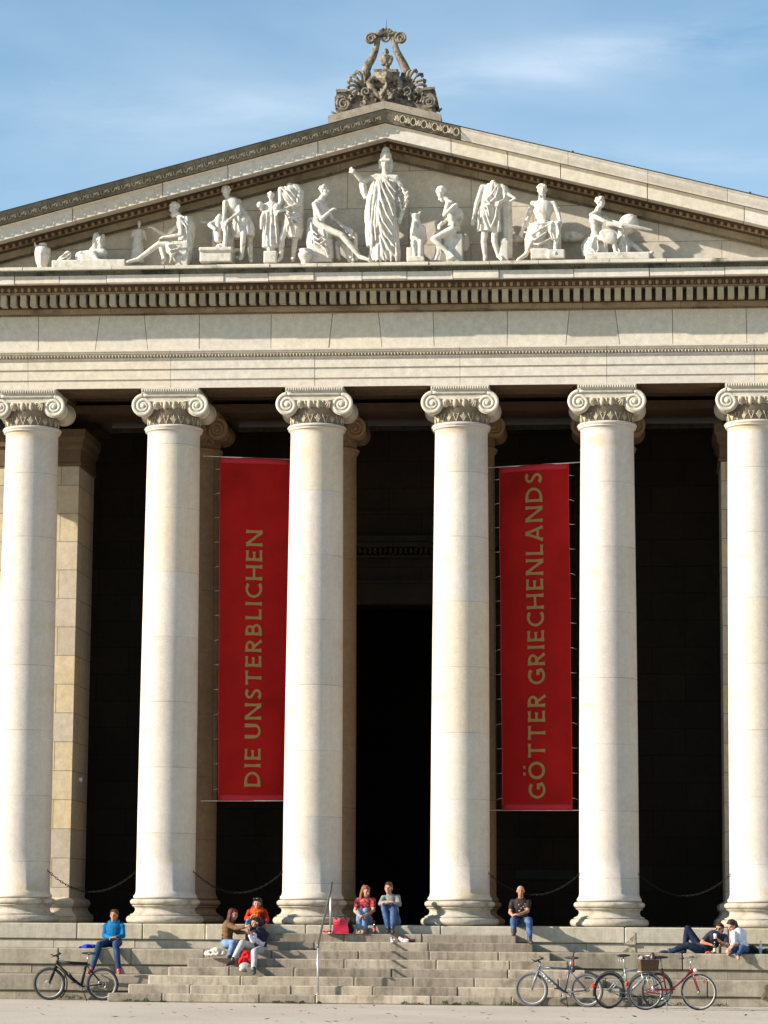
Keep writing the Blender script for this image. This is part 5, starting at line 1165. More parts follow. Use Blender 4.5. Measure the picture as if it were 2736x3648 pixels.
# ================================================================= PEDIMENT SCULPTURES
S2 = fr(0, 600, 2.37); S3 = fr(650, 500, 2.37); S4 = fr(1200, 500, 2.37); S5 = fr(1800, 600, 1.7724)
VS = .0155
MAR = M['marble']
def stat(label, mb, base, cat='statue', name='statue', mat=None):
    o = mb.build(name, mat or MAR, None, base, rem=VS, smi=1); tag(o, label, cat, 'marble figures in the pediment'); return o
def folds(mb, lines, f, r=.022):
    """raised drapery ridges: lists of (x, y, depth)"""
    for ln in lines:
        pts = [f(*p) for p in ln]; n = len(pts); mb.tube(pts, [r*(.6 if i in (0, n-1) else 1) for i in range(n)], 6)
def drape(mb, path, nf=14, amp=.13, ph=0., n=72, seed=0):
    """hanging cloth: rings (centre, rx, ry) whose radius ripples into folds"""
    rr = random.Random(seed); w_ = [rr.uniform(.6, 1.4) for _ in range(nf+1)]; vs = []
    for k, (c, rx, ry) in enumerate(path):
        for i in range(n):
            a = 2*PI*i/n; q = a/(2*PI)*nf+ph*k; rip = abs(sin(q*PI))**.7*w_[int(q) % (nf+1)]
            s_ = 1+amp*(rip-.6); vs.append((c[0]+rx*s_*cos(a), c[1]+ry*s_*sin(a), c[2]))
    m_ = len(path); fs = [tuple(range(n))[::-1], tuple((m_-1)*n+i for i in range(n))]+[(k*n+i, k*n+(i+1) % n, (k+1)*n+(i+1) % n, (k+1)*n+i) for k in range(m_-1) for i in range(n)]
    mb.add(vs, fs)
def curls(mb, c, f, s, n=26, seed=1, beard=False):
    rr = random.Random(seed); q = basis(f)
    for i in range(n):
        a = rr.uniform(0, 2*PI); e_ = rr.uniform(-.2, 1.4); v = V3(.088*cos(a)*cos(e_), .098*sin(a)*cos(e_)-.015, .085*sin(e_)+.035)
        if v.y > .05 and v.z < .08: continue
        mb.ell(c+q @ (v*s), .027*s, nu=6, nv=5)
    if beard:
        for i in range(12): mb.ell(c+q @ (V3(rr.uniform(-.05, .05), rr.uniform(.03, .075), rr.uniform(-.16, -.06))*s), .026*s, nu=6, nv=5)
Y0 = -1.12
def block(mb, a, b_, y0, y1):
    """stone block between two surveyed corners"""
    mb.box(min(a.x, b_.x), max(a.x, b_.x), y0, y1, min(a.z, b_.z), max(a.z, b_.z), .01)
LZ = 15.79
# urn
mb = MB(); mb.smooth = True; c_ = S2(358, 800, Y0); zz = lambda y: S2(358, y, Y0).z
mb.lathe([(.09, LZ+.02), (.12, zz(815)), (.15, zz(790)), (.175, zz(740)), (.185, zz(700)), (.18, zz(680)), (.12, zz(668)), (.085, zz(655)), (.09, zz(642)), (.10, zz(636)), (.05, zz(634))], (c_.x, Y0, 0), 24)
mb.tube([S2(345, 665, Y0-.1), S2(300, 655, Y0-.1), S2(292, 625, Y0-.1)], [.03, .03, .02], 6); mb.cap(S2(360, 640, Y0), S2(378, 635, Y0), .04, .03, 6)
mb.chain([S2(345, 715, Y0-.16), S2(345, 800, Y0-.12)], [.035, .03])
stat('tall marble urn, the leftmost sculpture of the pediment', mb, (c_.x, Y0, LZ), 'urn', 'urn')
# reclining sphinx figure with broken drapery
mb = MB(); block(mb, S2(462, 803, Y0), S2(1080, 860, Y0), -1.45, -.85); mb.ell(S2(685, 752, Y0), (.11, .17, .15)); mb.ell(S2(655, 760, Y0), (.05, .16, .13)); mb.chain([S2(700, 770, Y0-.1), S2(820, 780, Y0-.12)], [.12, .09])
mb.chain([S2(690, 745, Y0), S2(800, 730, Y0), S2(870, 715, Y0)], [.13, .13, .10]); mb.ell(S2(690, 750, Y0), (.15, .16, .14)); mb.ell(S2(730, 775, Y0), (.2, .16, .09))
mb.cap(S2(845, 700, Y0), S2(850, 650, Y0), .06, .055); head(mb, S2(840, 605, Y0), V3(.8, -.6, 0), 1.0)
mb.chain([S2(815, 570, Y0+.05), S2(808, 620, Y0+.06), S2(800, 670, Y0+.06), S2(780, 690, Y0+.06)], [.08, .085, .075, .07]); mb.chain([S2(870, 570, Y0+.03), S2(872, 640, Y0+.02)], [.045, .035])
mb.chain([S2(790, 720, Y0-.15), S2(830, 785, Y0-.2), S2(900, 785, Y0-.25), S2(1000, 795, Y0-.25)], [.07, .06, .045, .03]); mb.chain([S2(860, 720, Y0+.1), S2(880, 770, Y0+.05), S2(980, 790, Y0)], [.06, .05, .035])
mb.ell(S2(1005, 793, Y0-.22), (.05, .05, .03))
stat('reclining marble woman resting on her forearms on a low slab', mb, S2(770, 800, Y0))
mb = MB(); mb.cap(S2(500, 785, Y0-.12), S2(575, 722, Y0-.12), .06, .075); mb.cap(S2(575, 722, Y0-.12), S2(590, 790, Y0-.1), .07, .04); mb.ell(S2(540, 765, Y0), (.13, .12, .08))
folds(mb, [[(505, 775, Y0-.2), (560, 750, Y0-.22), (600, 715, Y0-.2)], [(500, 760, Y0-.18), (540, 725, Y0-.2), (585, 705, Y0-.18)], [(520, 790, Y0-.2), (575, 772, Y0-.22), (605, 740, Y0-.2)]], S2, .02)
stat('broken piece of bent marble leg and drapery left of the reclining woman', mb, S2(540, 795, Y0))
# small standing figure
mb = MB(); y_ = -.72
drape(mb, [(S2(1160, 800, y_), .15, .1), (S2(1160, 700, y_), .14, .1), (S2(1165, 600, y_), .11, .09), (S2(1168, 560, y_), .12, .09), (S2(1172, 525, y_), .11, .07), (S2(1175, 512, y_), .05, .05)], 10, .12)
mb.cap(S2(1175, 515, y_), S2(1176, 485, y_), .03, .03); head(mb, S2(1176, 468, y_), V3(.2, -1, 0), .58); mb.ell(S2(1176, 452, y_), .04)
mb.chain([S2(1130, 530, y_), S2(1112, 570, y_-.05), S2(1105, 575, y_-.1)], [.035, .028, .022]); mb.chain([S2(1215, 530, y_), S2(1228, 580, y_), S2(1235, 605, y_-.05)], [.035, .03, .022])
stat('small draped marble figure in low relief behind the bearded man on the left', mb, S2(1165, 800, y_))
# seated bearded man with outstretched foot
def nude(Jf, s, hairf=True, beard=False, seed=1, noshead=False):
    mb = MB(); J = Jf
    if not noshead: head(mb, J['head'], J['face'], s); mb.cap(J['head']-V3(0, 0, .05*s), J['neck'], .05*s, .058*s)
    mb.cap(J['neck'], (J['sl']+J['sr'])/2-V3(0, 0, .04), .06*s, .08*s); torso(mb, J, s)
    for sd_ in 'lr':
        if 'e'+sd_ in J:
            arm(mb, J['s'+sd_], J['e'+sd_], J['w'+sd_], s*1.08); dd = (J['w'+sd_]-J['e'+sd_]); 
            if not J.get('nohand'+sd_): hand(mb, J['w'+sd_], dd, V3(.1, -.5, 1), s*1.1, .7, 1 if sd_ == 'l' else -1)
        if 'k'+sd_ in J:
            legm(mb, J['h'+sd_], J['k'+sd_], J['a'+sd_], s); t_ = J['t'+sd_]; mb.cap(J['a'+sd_], t_, .045*s, .032*s)
    if hairf: curls(mb, J['head'], J['face'], s, 34, seed, beard)
    return mb
s = 1.12
J = dict(head=S2(1472, 340, Y0), face=V3(-.85, -.45, -.25), neck=S2(1500, 392, Y0), sl=S2(1520, 430, Y0-.2), sr=S2(1565, 430, Y0+.2), hl=S2(1545, 640, Y0-.12), hr=S2(1560, 640, Y0+.12), el=S2(1530, 560, Y0-.28), wl=S2(1395, 580, Y0-.25), er=S2(1400, 570, Y0+.15), wr=S2(1310, 515, Y0+.05),
         kl=S2(1340, 640, Y0-.2), al=S2(1160, 770, Y0-.25), tl=S2(1080, 788, Y0-.3), kr=S2(1360, 650, Y0+.1), ar=S2(1385, 765, Y0+.0), tr=S2(1370, 800, Y0-.12))
mb = nude(J, s, True, True, 3); mb.ell(S2(1575, 520, Y0), (.17, .22, .28)); block(mb, S2(1500, 640, Y0), S2(1600, 850, Y0), -1.4, -.7)
drape(mb, [(S2(1570, 790, Y0), .10, .2), (S2(1580, 650, Y0), .13, .24), (S2(1590, 500, Y0), .15, .22), (S2(1575, 420, Y0), .14, .18)], 12, .14, seed=2)
folds(mb, [[(1400, 640, Y0-.33), (1440, 690, Y0-.38), (1500, 680, Y0-.36), (1540, 640, Y0-.32)], [(1410, 670, Y0-.3), (1450, 730, Y0-.36), (1510, 700, Y0-.34)], [(1390, 620, Y0-.3), (1430, 640, Y0-.36), (1520, 640, Y0-.34)], [(1430, 700, Y0-.3), (1445, 760, Y0-.32), (1430, 800, Y0-.3)], [(1460, 720, Y0-.32), (1475, 790, Y0-.33)], [(1560, 430, Y0-.25), (1600, 500, Y0-.22), (1610, 600, Y0-.2), (1600, 700, Y0-.2)], [(1535, 440, Y0-.25), (1575, 500, Y0-.27), (1585, 600, Y0-.25)]], S2, .026)
mb.ell(S2(1450, 680, Y0-.2), (.14, .14, .14))
stat('seated bearded marble man stretching one foot forward, left part of the pediment', mb, S2(1500, 850, Y0))
# sculptor at a bench
J = dict(head=S3(370, 440, Y0), face=V3(-.3, -.8, -.4), neck=S3(385, 490, Y0), sl=S3(360, 525, Y0-.1), sr=S3(475, 515, Y0+.05), hl=S3(490, 660, Y0-.08), hr=S3(535, 660, Y0+.1), el=S3(355, 600, Y0-.18), wl=S3(350, 640, Y0-.28), er=S3(480, 610, Y0-.2), wr=S3(395, 672, Y0-.3),
         kl=S3(515, 800, Y0-.2), al=S3(500, 980, Y0-.1), tl=S3(490, 1000, Y0-.2), kr=S3(572, 840, Y0+.05), ar=S3(575, 1000, Y0), tr=S3(580, 1020, Y0-.12))
mb = nude(J, 1.1, True, False, 5)
drape(mb, [(S3(550, 815, Y0-.02), .16, .2), (S3(545, 740, Y0), .17, .2), (S3(530, 670, Y0), .15, .18), (S3(520, 645, Y0), .14, .16)], 12, .12, seed=3); mb.ell(S3(515, 675, Y0-.18), (.09, .06, .07))
drape(mb, [(S3(460, 830, Y0-.02), .10, .12), (S3(455, 740, Y0), .13, .14), (S3(470, 670, Y0), .12, .12)], 9, .15, seed=4)
stat('standing marble sculptor bending forward over his work', mb, S3(540, 1030, Y0))
mb = MB(); block(mb, S3(165, 960, Y0), S3(430, 1050, Y0), -1.45, -.8); block(mb, S3(160, 935, Y0), S3(438, 962, Y0), -1.5, -.78); block(mb, S3(385, 700, Y0), S3(430, 935, Y0), -1.15, -.8); block(mb, S3(240, 690, Y0), S3(385, 935, Y0), -.95, -.8)
mb.cap(S3(160, 692, -.9), S3(360, 700, -.9), .045, .045); mb.chain([S3(300, 665, -1.2), S3(300, 740, -1.2), S3(305, 830, -1.2)], [.07, .11, .10]); head(mb, S3(315, 650, -1.25), V3(-.5, -.8, -.2), .72)
mb.chain([S3(275, 690, -1.2), S3(230, 715, -1.3), S3(280, 755, -1.4)], [.055, .05, .04]); mb.chain([S3(350, 690, -1.25), S3(365, 800, -1.35), S3(360, 900, -1.35)], [.06, .055, .05])
mb.ell(S3(325, 910, -1.25), (.13, .14, .10)); mb.tube([S3(460, 960, -1.0)+V3(.10*cos(a), 0, .10*sin(a)) for a in [2*PI*i/14 for i in range(14)]], .05, 8, closed=True)
folds(mb, [[(300, 880, -1.4), (330, 930, -1.42), (370, 930, -1.4)], [(340, 850, -1.38), (355, 910, -1.4)]], S3)
stat('small unfinished marble figure on a moulded block in front of the sculptor', mb, S3(300, 1050, Y0))
# girl statue on pedestal
mb = MB(); y_ = -1.2; block(mb, S3(695, 950, y_), S3(805, 1050, y_), -1.4, -1.0)
drape(mb, [(S3(745, 950, y_), .07, .06), (S3(745, 915, y_), .09, .08), (S3(745, 905, y_), .19, .12), (S3(748, 800, y_), .19, .13), (S3(748, 700, y_), .15, .12), (S3(748, 600, y_), .13, .11), (S3(750, 540, y_), .15, .10), (S3(750, 520, y_), .07, .06)], 12, .14, seed=6)
mb.cap(S3(750, 525, y_), S3(750, 495, y_), .04, .04); head(mb, S3(745, 470, y_), V3(0, -1, 0), .82); curls(mb, S3(745, 470, y_), V3(0, -1, 0), .82, 20, 4)
mb.chain([S3(700, 550, y_), S3(670, 580, y_-.05), S3(655, 548, y_-.1)], [.05, .045, .04]); mb.ell(S3(654, 545, y_-.1), .075); mb.chain([S3(700, 590, y_), S3(672, 660, y_-.1), S3(665, 745, y_-.1)], [.05, .05, .03]); mb.cap(S3(735, 905, y_-.05), S3(732, 945, y_-.08), .04, .04)
folds(mb, [[(715, 600, y_-.12), (705, 750, y_-.15), (690, 880, y_-.15)], [(780, 600, y_-.1), (790, 750, y_-.13), (800, 880, y_-.12)], [(745, 700, y_-.15), (745, 880, y_-.16)]], S3, .02)
stat('small draped marble girl with a raised hand standing on a square pedestal', mb, S3(750, 1050, y_))
# headless draped man
J = dict(neck=S3(905, 385, Y0), sl=S3(830, 415, Y0-.08), sr=S3(985, 415, Y0+.02), hl=S3(890, 680, Y0-.03), hr=S3(965, 680, Y0+.05), er=S3(985, 540, Y0-.15), wr=S3(840, 590, Y0-.35), el=S3(830, 520, Y0-.12), wl=S3(800, 575, Y0-.3),
         kl=S3(840, 830, Y0-.12), al=S3(830, 990, Y0-.05), tl=S3(805, 1015, Y0-.2), kr=S3(950, 840, Y0), ar=S3(935, 985, Y0+.05), tr=S3(930, 1015, Y0-.08))
mb = nude(J, 1.22, False, noshead=True); mb.ell(S3(795, 570, Y0-.35), (.09, .09, .10))
drape(mb, [(S3(945, 830, Y0), .16, .16), (S3(950, 760, Y0), .20, .19), (S3(945, 680, Y0), .20, .20), (S3(945, 620, Y0), .19, .19)], 12, .15, seed=7)
drape(mb, [(S3(985, 640, Y0+.1), .10, .14), (S3(985, 540, Y0+.1), .12, .16), (S3(975, 430, Y0+.08), .13, .16), (S3(940, 375, Y0+.05), .12, .12)], 10, .14, seed=8)
folds(mb, [[(830, 400, Y0-.18), (880, 440, Y0-.25), (930, 500, Y0-.24), (975, 560, Y0-.18)], [(860, 385, Y0-.18), (910, 420, Y0-.25), (955, 480, Y0-.22)], [(840, 440, Y0-.2), (870, 500, Y0-.25), (930, 560, Y0-.24)], [(880, 640, Y0-.2), (900, 700, Y0-.22), (890, 780, Y0-.2)], [(905, 640, Y0-.22), (940, 700, Y0-.24), (985, 740, Y0-.2)], [(860, 620, Y0-.2), (930, 650, Y0-.25), (1000, 640, Y0-.2)], [(870, 660, Y0-.2), (880, 720, Y0-.22), (885, 775, Y0-.22)], [(920, 640, Y0-.22), (965, 680, Y0-.24), (1000, 700, Y0-.18)]], S3, .028)
stat('headless marble man in a wrapped cloak reaching to the girl on the pedestal', mb, S3(900, 1040, Y0))
# pot
mb = MB(); mb.smooth = True; c_ = S3(1038, 1030, -1.35); zz = lambda y: S3(1038, y, -1.35).z
mb.lathe([(.09, LZ), (.10, zz(1015)), (.15, zz(985)), (.165, zz(960)), (.12, zz(942)), (.13, zz(935)), (.15, zz(930)), (.14, zz(920)), (.08, zz(922))], (c_.x, -1.35, 0), 22)
stat('small round marble pot between the headless man and the seated nude', mb, (c_.x, -1.35, LZ), 'pot', 'pot')
# seated nude with outstretched leg
J = dict(head=S3(1202, 430, Y0), face=V3(.75, -.6, .05), neck=S3(1175, 490, Y0), sl=S3(1115, 540, Y0-.15), sr=S3(1200, 535, Y0+.15), hl=S3(1135, 715, Y0-.12), hr=S3(1160, 715, Y0+.12), el=S3(1175, 665, Y0-.28), wl=S3(1240, 605, Y0-.32), er=S3(1260, 660, Y0+.1), wr=S3(1390, 745, Y0+.0),
         kl=S3(1345, 800, Y0-.2), al=S3(1500, 985, Y0-.22), tl=S3(1575, 1008, Y0-.3), kr=S3(1330, 830, Y0+.12), ar=S3(1415, 990, Y0), tr=S3(1440, 1010, Y0-.1))
mb = nude(J, 1.16, True, False, 8); block(mb, S3(1085, 880, Y0), S3(1265, 1040, Y0), -1.3, -.75); mb.cap(S3(1110, 900, Y0-.1), S3(1240, 985, Y0-.15), .12, .07)
drape(mb, [(S3(1110, 960, Y0), .12, .18), (S3(1115, 850, Y0), .17, .22), (S3(1110, 730, Y0), .14, .18), (S3(1100, 660, Y0+.05), .10, .14)], 12, .16, seed=9)
drape(mb, [(S3(1240, 1000, Y0-.05), .09, .16), (S3(1215, 880, Y0-.05), .14, .18), (S3(1190, 770, Y0-.05), .17, .2)], 10, .16, seed=10)
folds(mb, [[(1085, 760, Y0-.2), (1110, 850, Y0-.3), (1160, 880, Y0-.34), (1220, 830, Y0-.3)], [(1080, 720, Y0-.2), (1100, 800, Y0-.28), (1150, 840, Y0-.33), (1200, 800, Y0-.3)], [(1085, 690, Y0-.2), (1095, 760, Y0-.26), (1140, 800, Y0-.33)], [(1170, 870, Y0-.3), (1210, 920, Y0-.3), (1235, 1000, Y0-.26)]], S3, .026)
mb.chain([S3(1400, 760, Y0), S3(1420, 770, Y0-.05), S3(1420, 815, Y0-.05)], [.07, .06, .05]); mb.cap(S3(1455, 800, Y0+.12), S3(1465, 1000, Y0+.12), .06, .06); mb.cap(S3(1300, 870, Y0+.1), S3(1320, 1000, Y0+.1), .06, .06); mb.cap(S3(1400, 900, Y0), S3(1410, 1010, Y0), .06, .06)
stat('seated nude marble youth with one leg stretched out, left of the central goddess', mb, S3(1200, 1040, Y0))
# central helmeted goddess
y_ = -1.12; mb = MB(); s = 1.3
head(mb, S4(408, 205, y_), V3(0, -1, -.02), 1.32)
q = basis(V3(0, -1, 0)); mb.ell(S4(414, 140, y_+.02), (.135, .15, .15), q); mb.ell(S4(414, 108, y_+.03), (.10, .12, .15), q); mb.cap(S4(410, 95, y_), S4(412, 72, y_+.02), .06, .02)
mb.cap(S4(375, 168, y_-.10), S4(445, 168, y_-.10), .035, .035); mb.chain([S4(455, 170, y_+.05), S4(458, 230, y_+.04), S4(450, 280, y_+.03)], [.05, .05, .04]); mb.chain([S4(368, 170, y_+.06), S4(366, 230, y_+.06)], [.045, .035])
mb.cap(S4(410, 230, y_), S4(412, 300, y_), .075, .085)
mb.cap(S4(335, 318, y_), S4(500, 330, y_), .10, .105)
drape(mb, [(S4(400, 1030, y_), .335, .24), (S4(405, 980, y_), .34, .25), (S4(405, 850, y_), .31, .24), (S4(405, 700, y_), .29, .23), (S4(400, 560, y_), .29, .22), (S4(400, 450, y_), .27, .2), (S4(405, 360, y_), .25, .17), (S4(408, 315, y_), .17, .12)], 18, .11, ph=.03, seed=11)
mb.chain([S4(325, 315, y_), S4(250, 335, y_-.05), S4(200, 330, y_-.12), S4(150, 275, y_-.2)], [.075, .07, .06, .045]); mb.ell(S4(140, 262, y_-.22), (.07, .06, .06)); hand(mb, S4(150, 275, y_-.2), V3(-.6, -.3, .6), V3(-.3, -.8, -.3), 1.3, 1.0, 1)
drape(mb, [(S4(248, 500, y_), .05, .1), (S4(230, 440, y_), .08, .12), (S4(222, 380, y_), .09, .12), (S4(240, 330, y_), .10, .1)], 7, .18, seed=12)
drape(mb, [(S4(300, 900, y_-.05), .13, .16), (S4(290, 750, y_-.05), .14, .16), (S4(285, 600, y_-.05), .13, .15), (S4(300, 450, y_-.04), .10, .13), (S4(320, 340, y_-.02), .06, .08)], 9, .2, seed=13)
mb.chain([S4(505, 345, y_), S4(565, 420, y_-.02), S4(575, 520, y_-.05), S4(545, 640, y_-.12)], [.085, .085, .07, .045]); hand(mb, S4(545, 640, y_-.12), V3(-.3, -.2, -1), V3(-.3, -.9, .1), 1.25, .5, -1)
rr = random.Random(5)
for i in range(46): a = rr.uniform(0, 6.28); r_ = rr.uniform(.4, 1); mb.ell(S4(555+48*r_*cos(a), 480+110*r_*sin(a), y_-.14-rr.uniform(0, .05)), (.03, .025, .028), nu=6, nv=5)
fl = [[(345, 305), (340, 420), (330, 560)], [(365, 300), (385, 400), (440, 520), (480, 640)], [(385, 300), (430, 400), (490, 500)], [(405, 310), (450, 380), (500, 440)], [(355, 330), (370, 480), (420, 620), (480, 720)], [(350, 420), (355, 560), (390, 680), (470, 800)], [(345, 560), (355, 680), (410, 800), (490, 900)], [(350, 680), (380, 800), (440, 920), (500, 990)], [(360, 800), (380, 900), (430, 1000)],
      [(300, 600), (290, 720), (300, 860), (290, 960)], [(325, 560), (320, 700), (330, 850)], [(350, 870), (345, 950), (350, 1010)], [(270, 700), (275, 830), (285, 900)], [(375, 900), (385, 960), (400, 1015)], [(440, 330), (480, 345), (520, 350)], [(315, 340), (300, 440), (280, 520)], [(330, 360), (318, 480), (300, 600)]]
for ln in fl: folds(mb, [[(x, z, y_-.20-.05*(1 if z > 450 else .2)-.03*math.sin((x-250)/280*PI)) for x, z in ln]], S4, .030)
for x in (330, 365, 410, 455, 500): folds(mb, [[(x, 860, y_-.24), (x+6, 960, y_-.26), (x+2, 1025, y_-.25)]], S4, .034)
stat('tall helmeted marble goddess with raised arm in the centre of the pediment', mb, S4(400, 1040, y_))
# owl-like herm
y_ = -1.2; mb = MB(); block(mb, S4(595, 920, y_), S4(640, 1035, y_), -1.4, -1.0); block(mb, S4(600, 1000, y_), S4(745, 1040, y_), -1.42, -.95)
mb.chain([S4(665, 660, y_), S4(675, 740, y_), S4(675, 820, y_)], [.085, .13, .155]); mb.chain([S4(680, 820, y_), S4(690, 1000, y_)], [.15, .13]); mb.cap(S4(645, 860, y_-.13), S4(660, 1000, y_-.16), .06, .06); mb.cap(S4(705, 860, y_-.13), S4(705, 1000, y_-.16), .06, .06)
mb.ell(S4(662, 640, y_), (.10, .09, .07)); mb.cap(S4(640, 630, y_), S4(620, 612, y_), .035, .02); mb.cap(S4(690, 628, y_), S4(706, 602, y_), .035, .02); mb.ell(S4(665, 638, y_-.08), (.05, .04, .035)); mb.cap(S4(650, 700, y_-.1), S4(640, 780, y_-.15), .05, .06); mb.chain([S4(725, 740, y_+.05), S4(735, 850, y_+.05)], [.07, .07])
stat('small marble owl-like figure on a base, right of the central goddess', mb, S4(670, 1040, y_))
# crouching seated figure
J = dict(head=S4(880, 445, Y0), face=V3(-.75, -.55, -.35), neck=S4(925, 500, Y0), sl=S4(935, 545, Y0-.18), sr=S4(1000, 535, Y0+.16), hl=S4(975, 755, Y0-.12), hr=S4(1010, 750, Y0+.12), el=S4(910, 630, Y0-.3), wl=S4(965, 570, Y0-.36), er=S4(960, 650, Y0+.1), wr=S4(890, 705, Y0-.1),
         kl=S4(815, 835, Y0-.22), al=S4(945, 950, Y0-.2), tl=S4(985, 985, Y0-.3), kr=S4(850, 790, Y0+.08), ar=S4(880, 960, Y0+.05), tr=S4(820, 1010, Y0-.05))
mb = nude(J, 1.14, True, True, 9); mb.ell(S4(885, 410, Y0), (.11, .12, .07)); block(mb, S4(905, 800, Y0), S4(1062, 1040, Y0), -1.25, -.75); mb.ell(S4(1020, 650, Y0+.05), (.14, .18, .22))
drape(mb, [(S4(845, 1025, Y0-.05), .14, .14), (S4(865, 960, Y0-.05), .10, .12), (S4(860, 900, Y0-.05), .07, .1)], 9, .2, seed=14); mb.ell(S4(970, 1000, Y0-.28), (.12, .12, .05)); mb.cap(S4(890, 695, Y0-.2), S4(870, 715, Y0-.2), .04, .03)
mb.ell(S4(1085, 860, -.75), (.10, .1, .22))
stat('crouching marble man seated on a block with his hand to his chest', mb, S4(980, 1040, Y0))
# headless tunic figure
J = dict(neck=S4(1320, 360, Y0), sl=S4(1230, 395, Y0-.05), sr=S4(1395, 390, Y0), hl=S4(1265, 640, Y0), hr=S4(1340, 640, Y0), el=S4(1180, 535, Y0-.08), wl=S4(1155, 655, Y0-.14), er=S4(1430, 500, Y0-.1), wr=S4(1380, 520, Y0-.28), kl=S4(1240, 850, Y0-.06), al=S4(1253, 985, Y0), tl=S4(1248, 1010, Y0-.12), kr=S4(1330, 850, Y0-.12), ar=S4(1365, 975, Y0-.05), tr=S4(1395, 1008, Y0-.2))
mb = nude(J, 1.16, False, noshead=True)
drape(mb, [(S4(1285, 775, Y0), .25, .18), (S4(1285, 700, Y0), .25, .2), (S4(1290, 600, Y0), .22, .19), (S4(1310, 480, Y0), .23, .18), (S4(1320, 400, Y0), .21, .14), (S4(1320, 365, Y0), .12, .1)], 13, .13, seed=15)
drape(mb, [(S4(1440, 1010, Y0+.15), .11, .12), (S4(1435, 800, Y0+.12), .13, .14), (S4(1430, 600, Y0+.1), .13, .14), (S4(1425, 450, Y0+.06), .12, .13), (S4(1410, 390, Y0), .08, .1)], 8, .12, seed=16); block(mb, S4(1382, 860, Y0), S4(1448, 1035, Y0), -1.25, -1.05); mb.ell(S4(1415, 860, Y0-.03), (.115, .1, .10))
mb.tube([S4(1440, 455, Y0-.1), S4(1510, 490, Y0-.2), S4(1440, 530, Y0-.1)], [.06, .03, .05], 6)
folds(mb, [[(1230, 460, Y0-.2), (1290, 540, Y0-.26), (1360, 560, Y0-.22)], [(1360, 370, Y0-.18), (1310, 450, Y0-.25), (1240, 520, Y0-.2)], [(1370, 380, Y0-.18), (1340, 480, Y0-.25), (1250, 560, Y0-.2)], [(1210, 560, Y0-.2), (1240, 660, Y0-.24), (1280, 760, Y0-.2)], [(1240, 560, Y0-.22), (1270, 640, Y0-.26), (1300, 730, Y0-.2)], [(1350, 560, Y0-.22), (1340, 650, Y0-.25), (1300, 740, Y0-.2)], [(1370, 560, Y0-.2), (1370, 680, Y0-.22), (1360, 780, Y0-.18)], [(1270, 560, Y0-.22), (1290, 640, Y0-.26)], [(1195, 600, Y0-.18), (1200, 700, Y0-.2), (1190, 760, Y0-.18)]], S4, .027)
stat('headless marble figure in a short belted tunic, right half of the pediment', mb, S4(1320, 1040, Y0))
# bearded seated man facing forward
J = dict(head=S5(232, 142, Y0), face=V3(.15, -1, .02), neck=S5(230, 185, Y0), sl=S5(175, 222, Y0), sr=S5(305, 222, Y0), hl=S5(205, 375, Y0), hr=S5(270, 375, Y0), el=S5(145, 310, Y0+.05), wl=S5(112, 385, Y0), er=S5(335, 290, Y0-.05), wr=S5(345, 330, Y0-.25), kl=S5(175, 440, Y0-.3), al=S5(130, 545, Y0-.2), tl=S5(80, 580, Y0-.3), kr=S5(335, 350, Y0-.35), ar=S5(318, 495, Y0-.3), tr=S5(315, 535, Y0-.42))
mb = nude(J, 1.2, True, True, 12); block(mb, S5(165, 530, Y0), S5(275, 595, Y0), -1.5, -.9); block(mb, S5(275, 540, Y0), S5(378, 595, Y0), -1.55, -.9); block(mb, S5(200, 400, Y0), S5(352, 530, Y0), -1.3, -.8)
drape(mb, [(S5(185, 520, Y0-.05), .20, .2), (S5(195, 450, Y0-.08), .24, .26), (S5(220, 380, Y0-.06), .26, .26), (S5(235, 345, Y0-.02), .22, .2)], 12, .14, seed=17); drape(mb, [(S5(310, 460, Y0-.2), .09, .12), (S5(310, 400, Y0-.22), .13, .15), (S5(310, 340, Y0-.22), .12, .15)], 8, .16, seed=18)
folds(mb, [[(120, 400, Y0-.25), (170, 420, Y0-.4), (230, 380, Y0-.38), (300, 340, Y0-.4)], [(130, 430, Y0-.25), (190, 450, Y0-.4), (260, 400, Y0-.38)], [(150, 470, Y0-.25), (210, 480, Y0-.36), (290, 440, Y0-.34)], [(290, 345, Y0-.42), (285, 400, Y0-.4), (300, 455, Y0-.38)], [(325, 345, Y0-.45), (340, 400, Y0-.42), (330, 440, Y0-.4)], [(150, 350, Y0-.2), (200, 350, Y0-.3), (270, 345, Y0-.3)], [(160, 500, Y0-.25), (200, 515, Y0-.3), (260, 510, Y0-.28)]], S5, .030)
mb.ell(S5(75, 445, -.75), (.35, .12, .11)); mb.ell(S5(420, 430, -.72), (.30, .1, .13)); mb.cap(S5(300, 255, -.9), S5(345, 252, -.9), .035, .02)
stat('seated bearded marble man facing forward with bare chest and draped knees', mb, S5(240, 600, Y0))
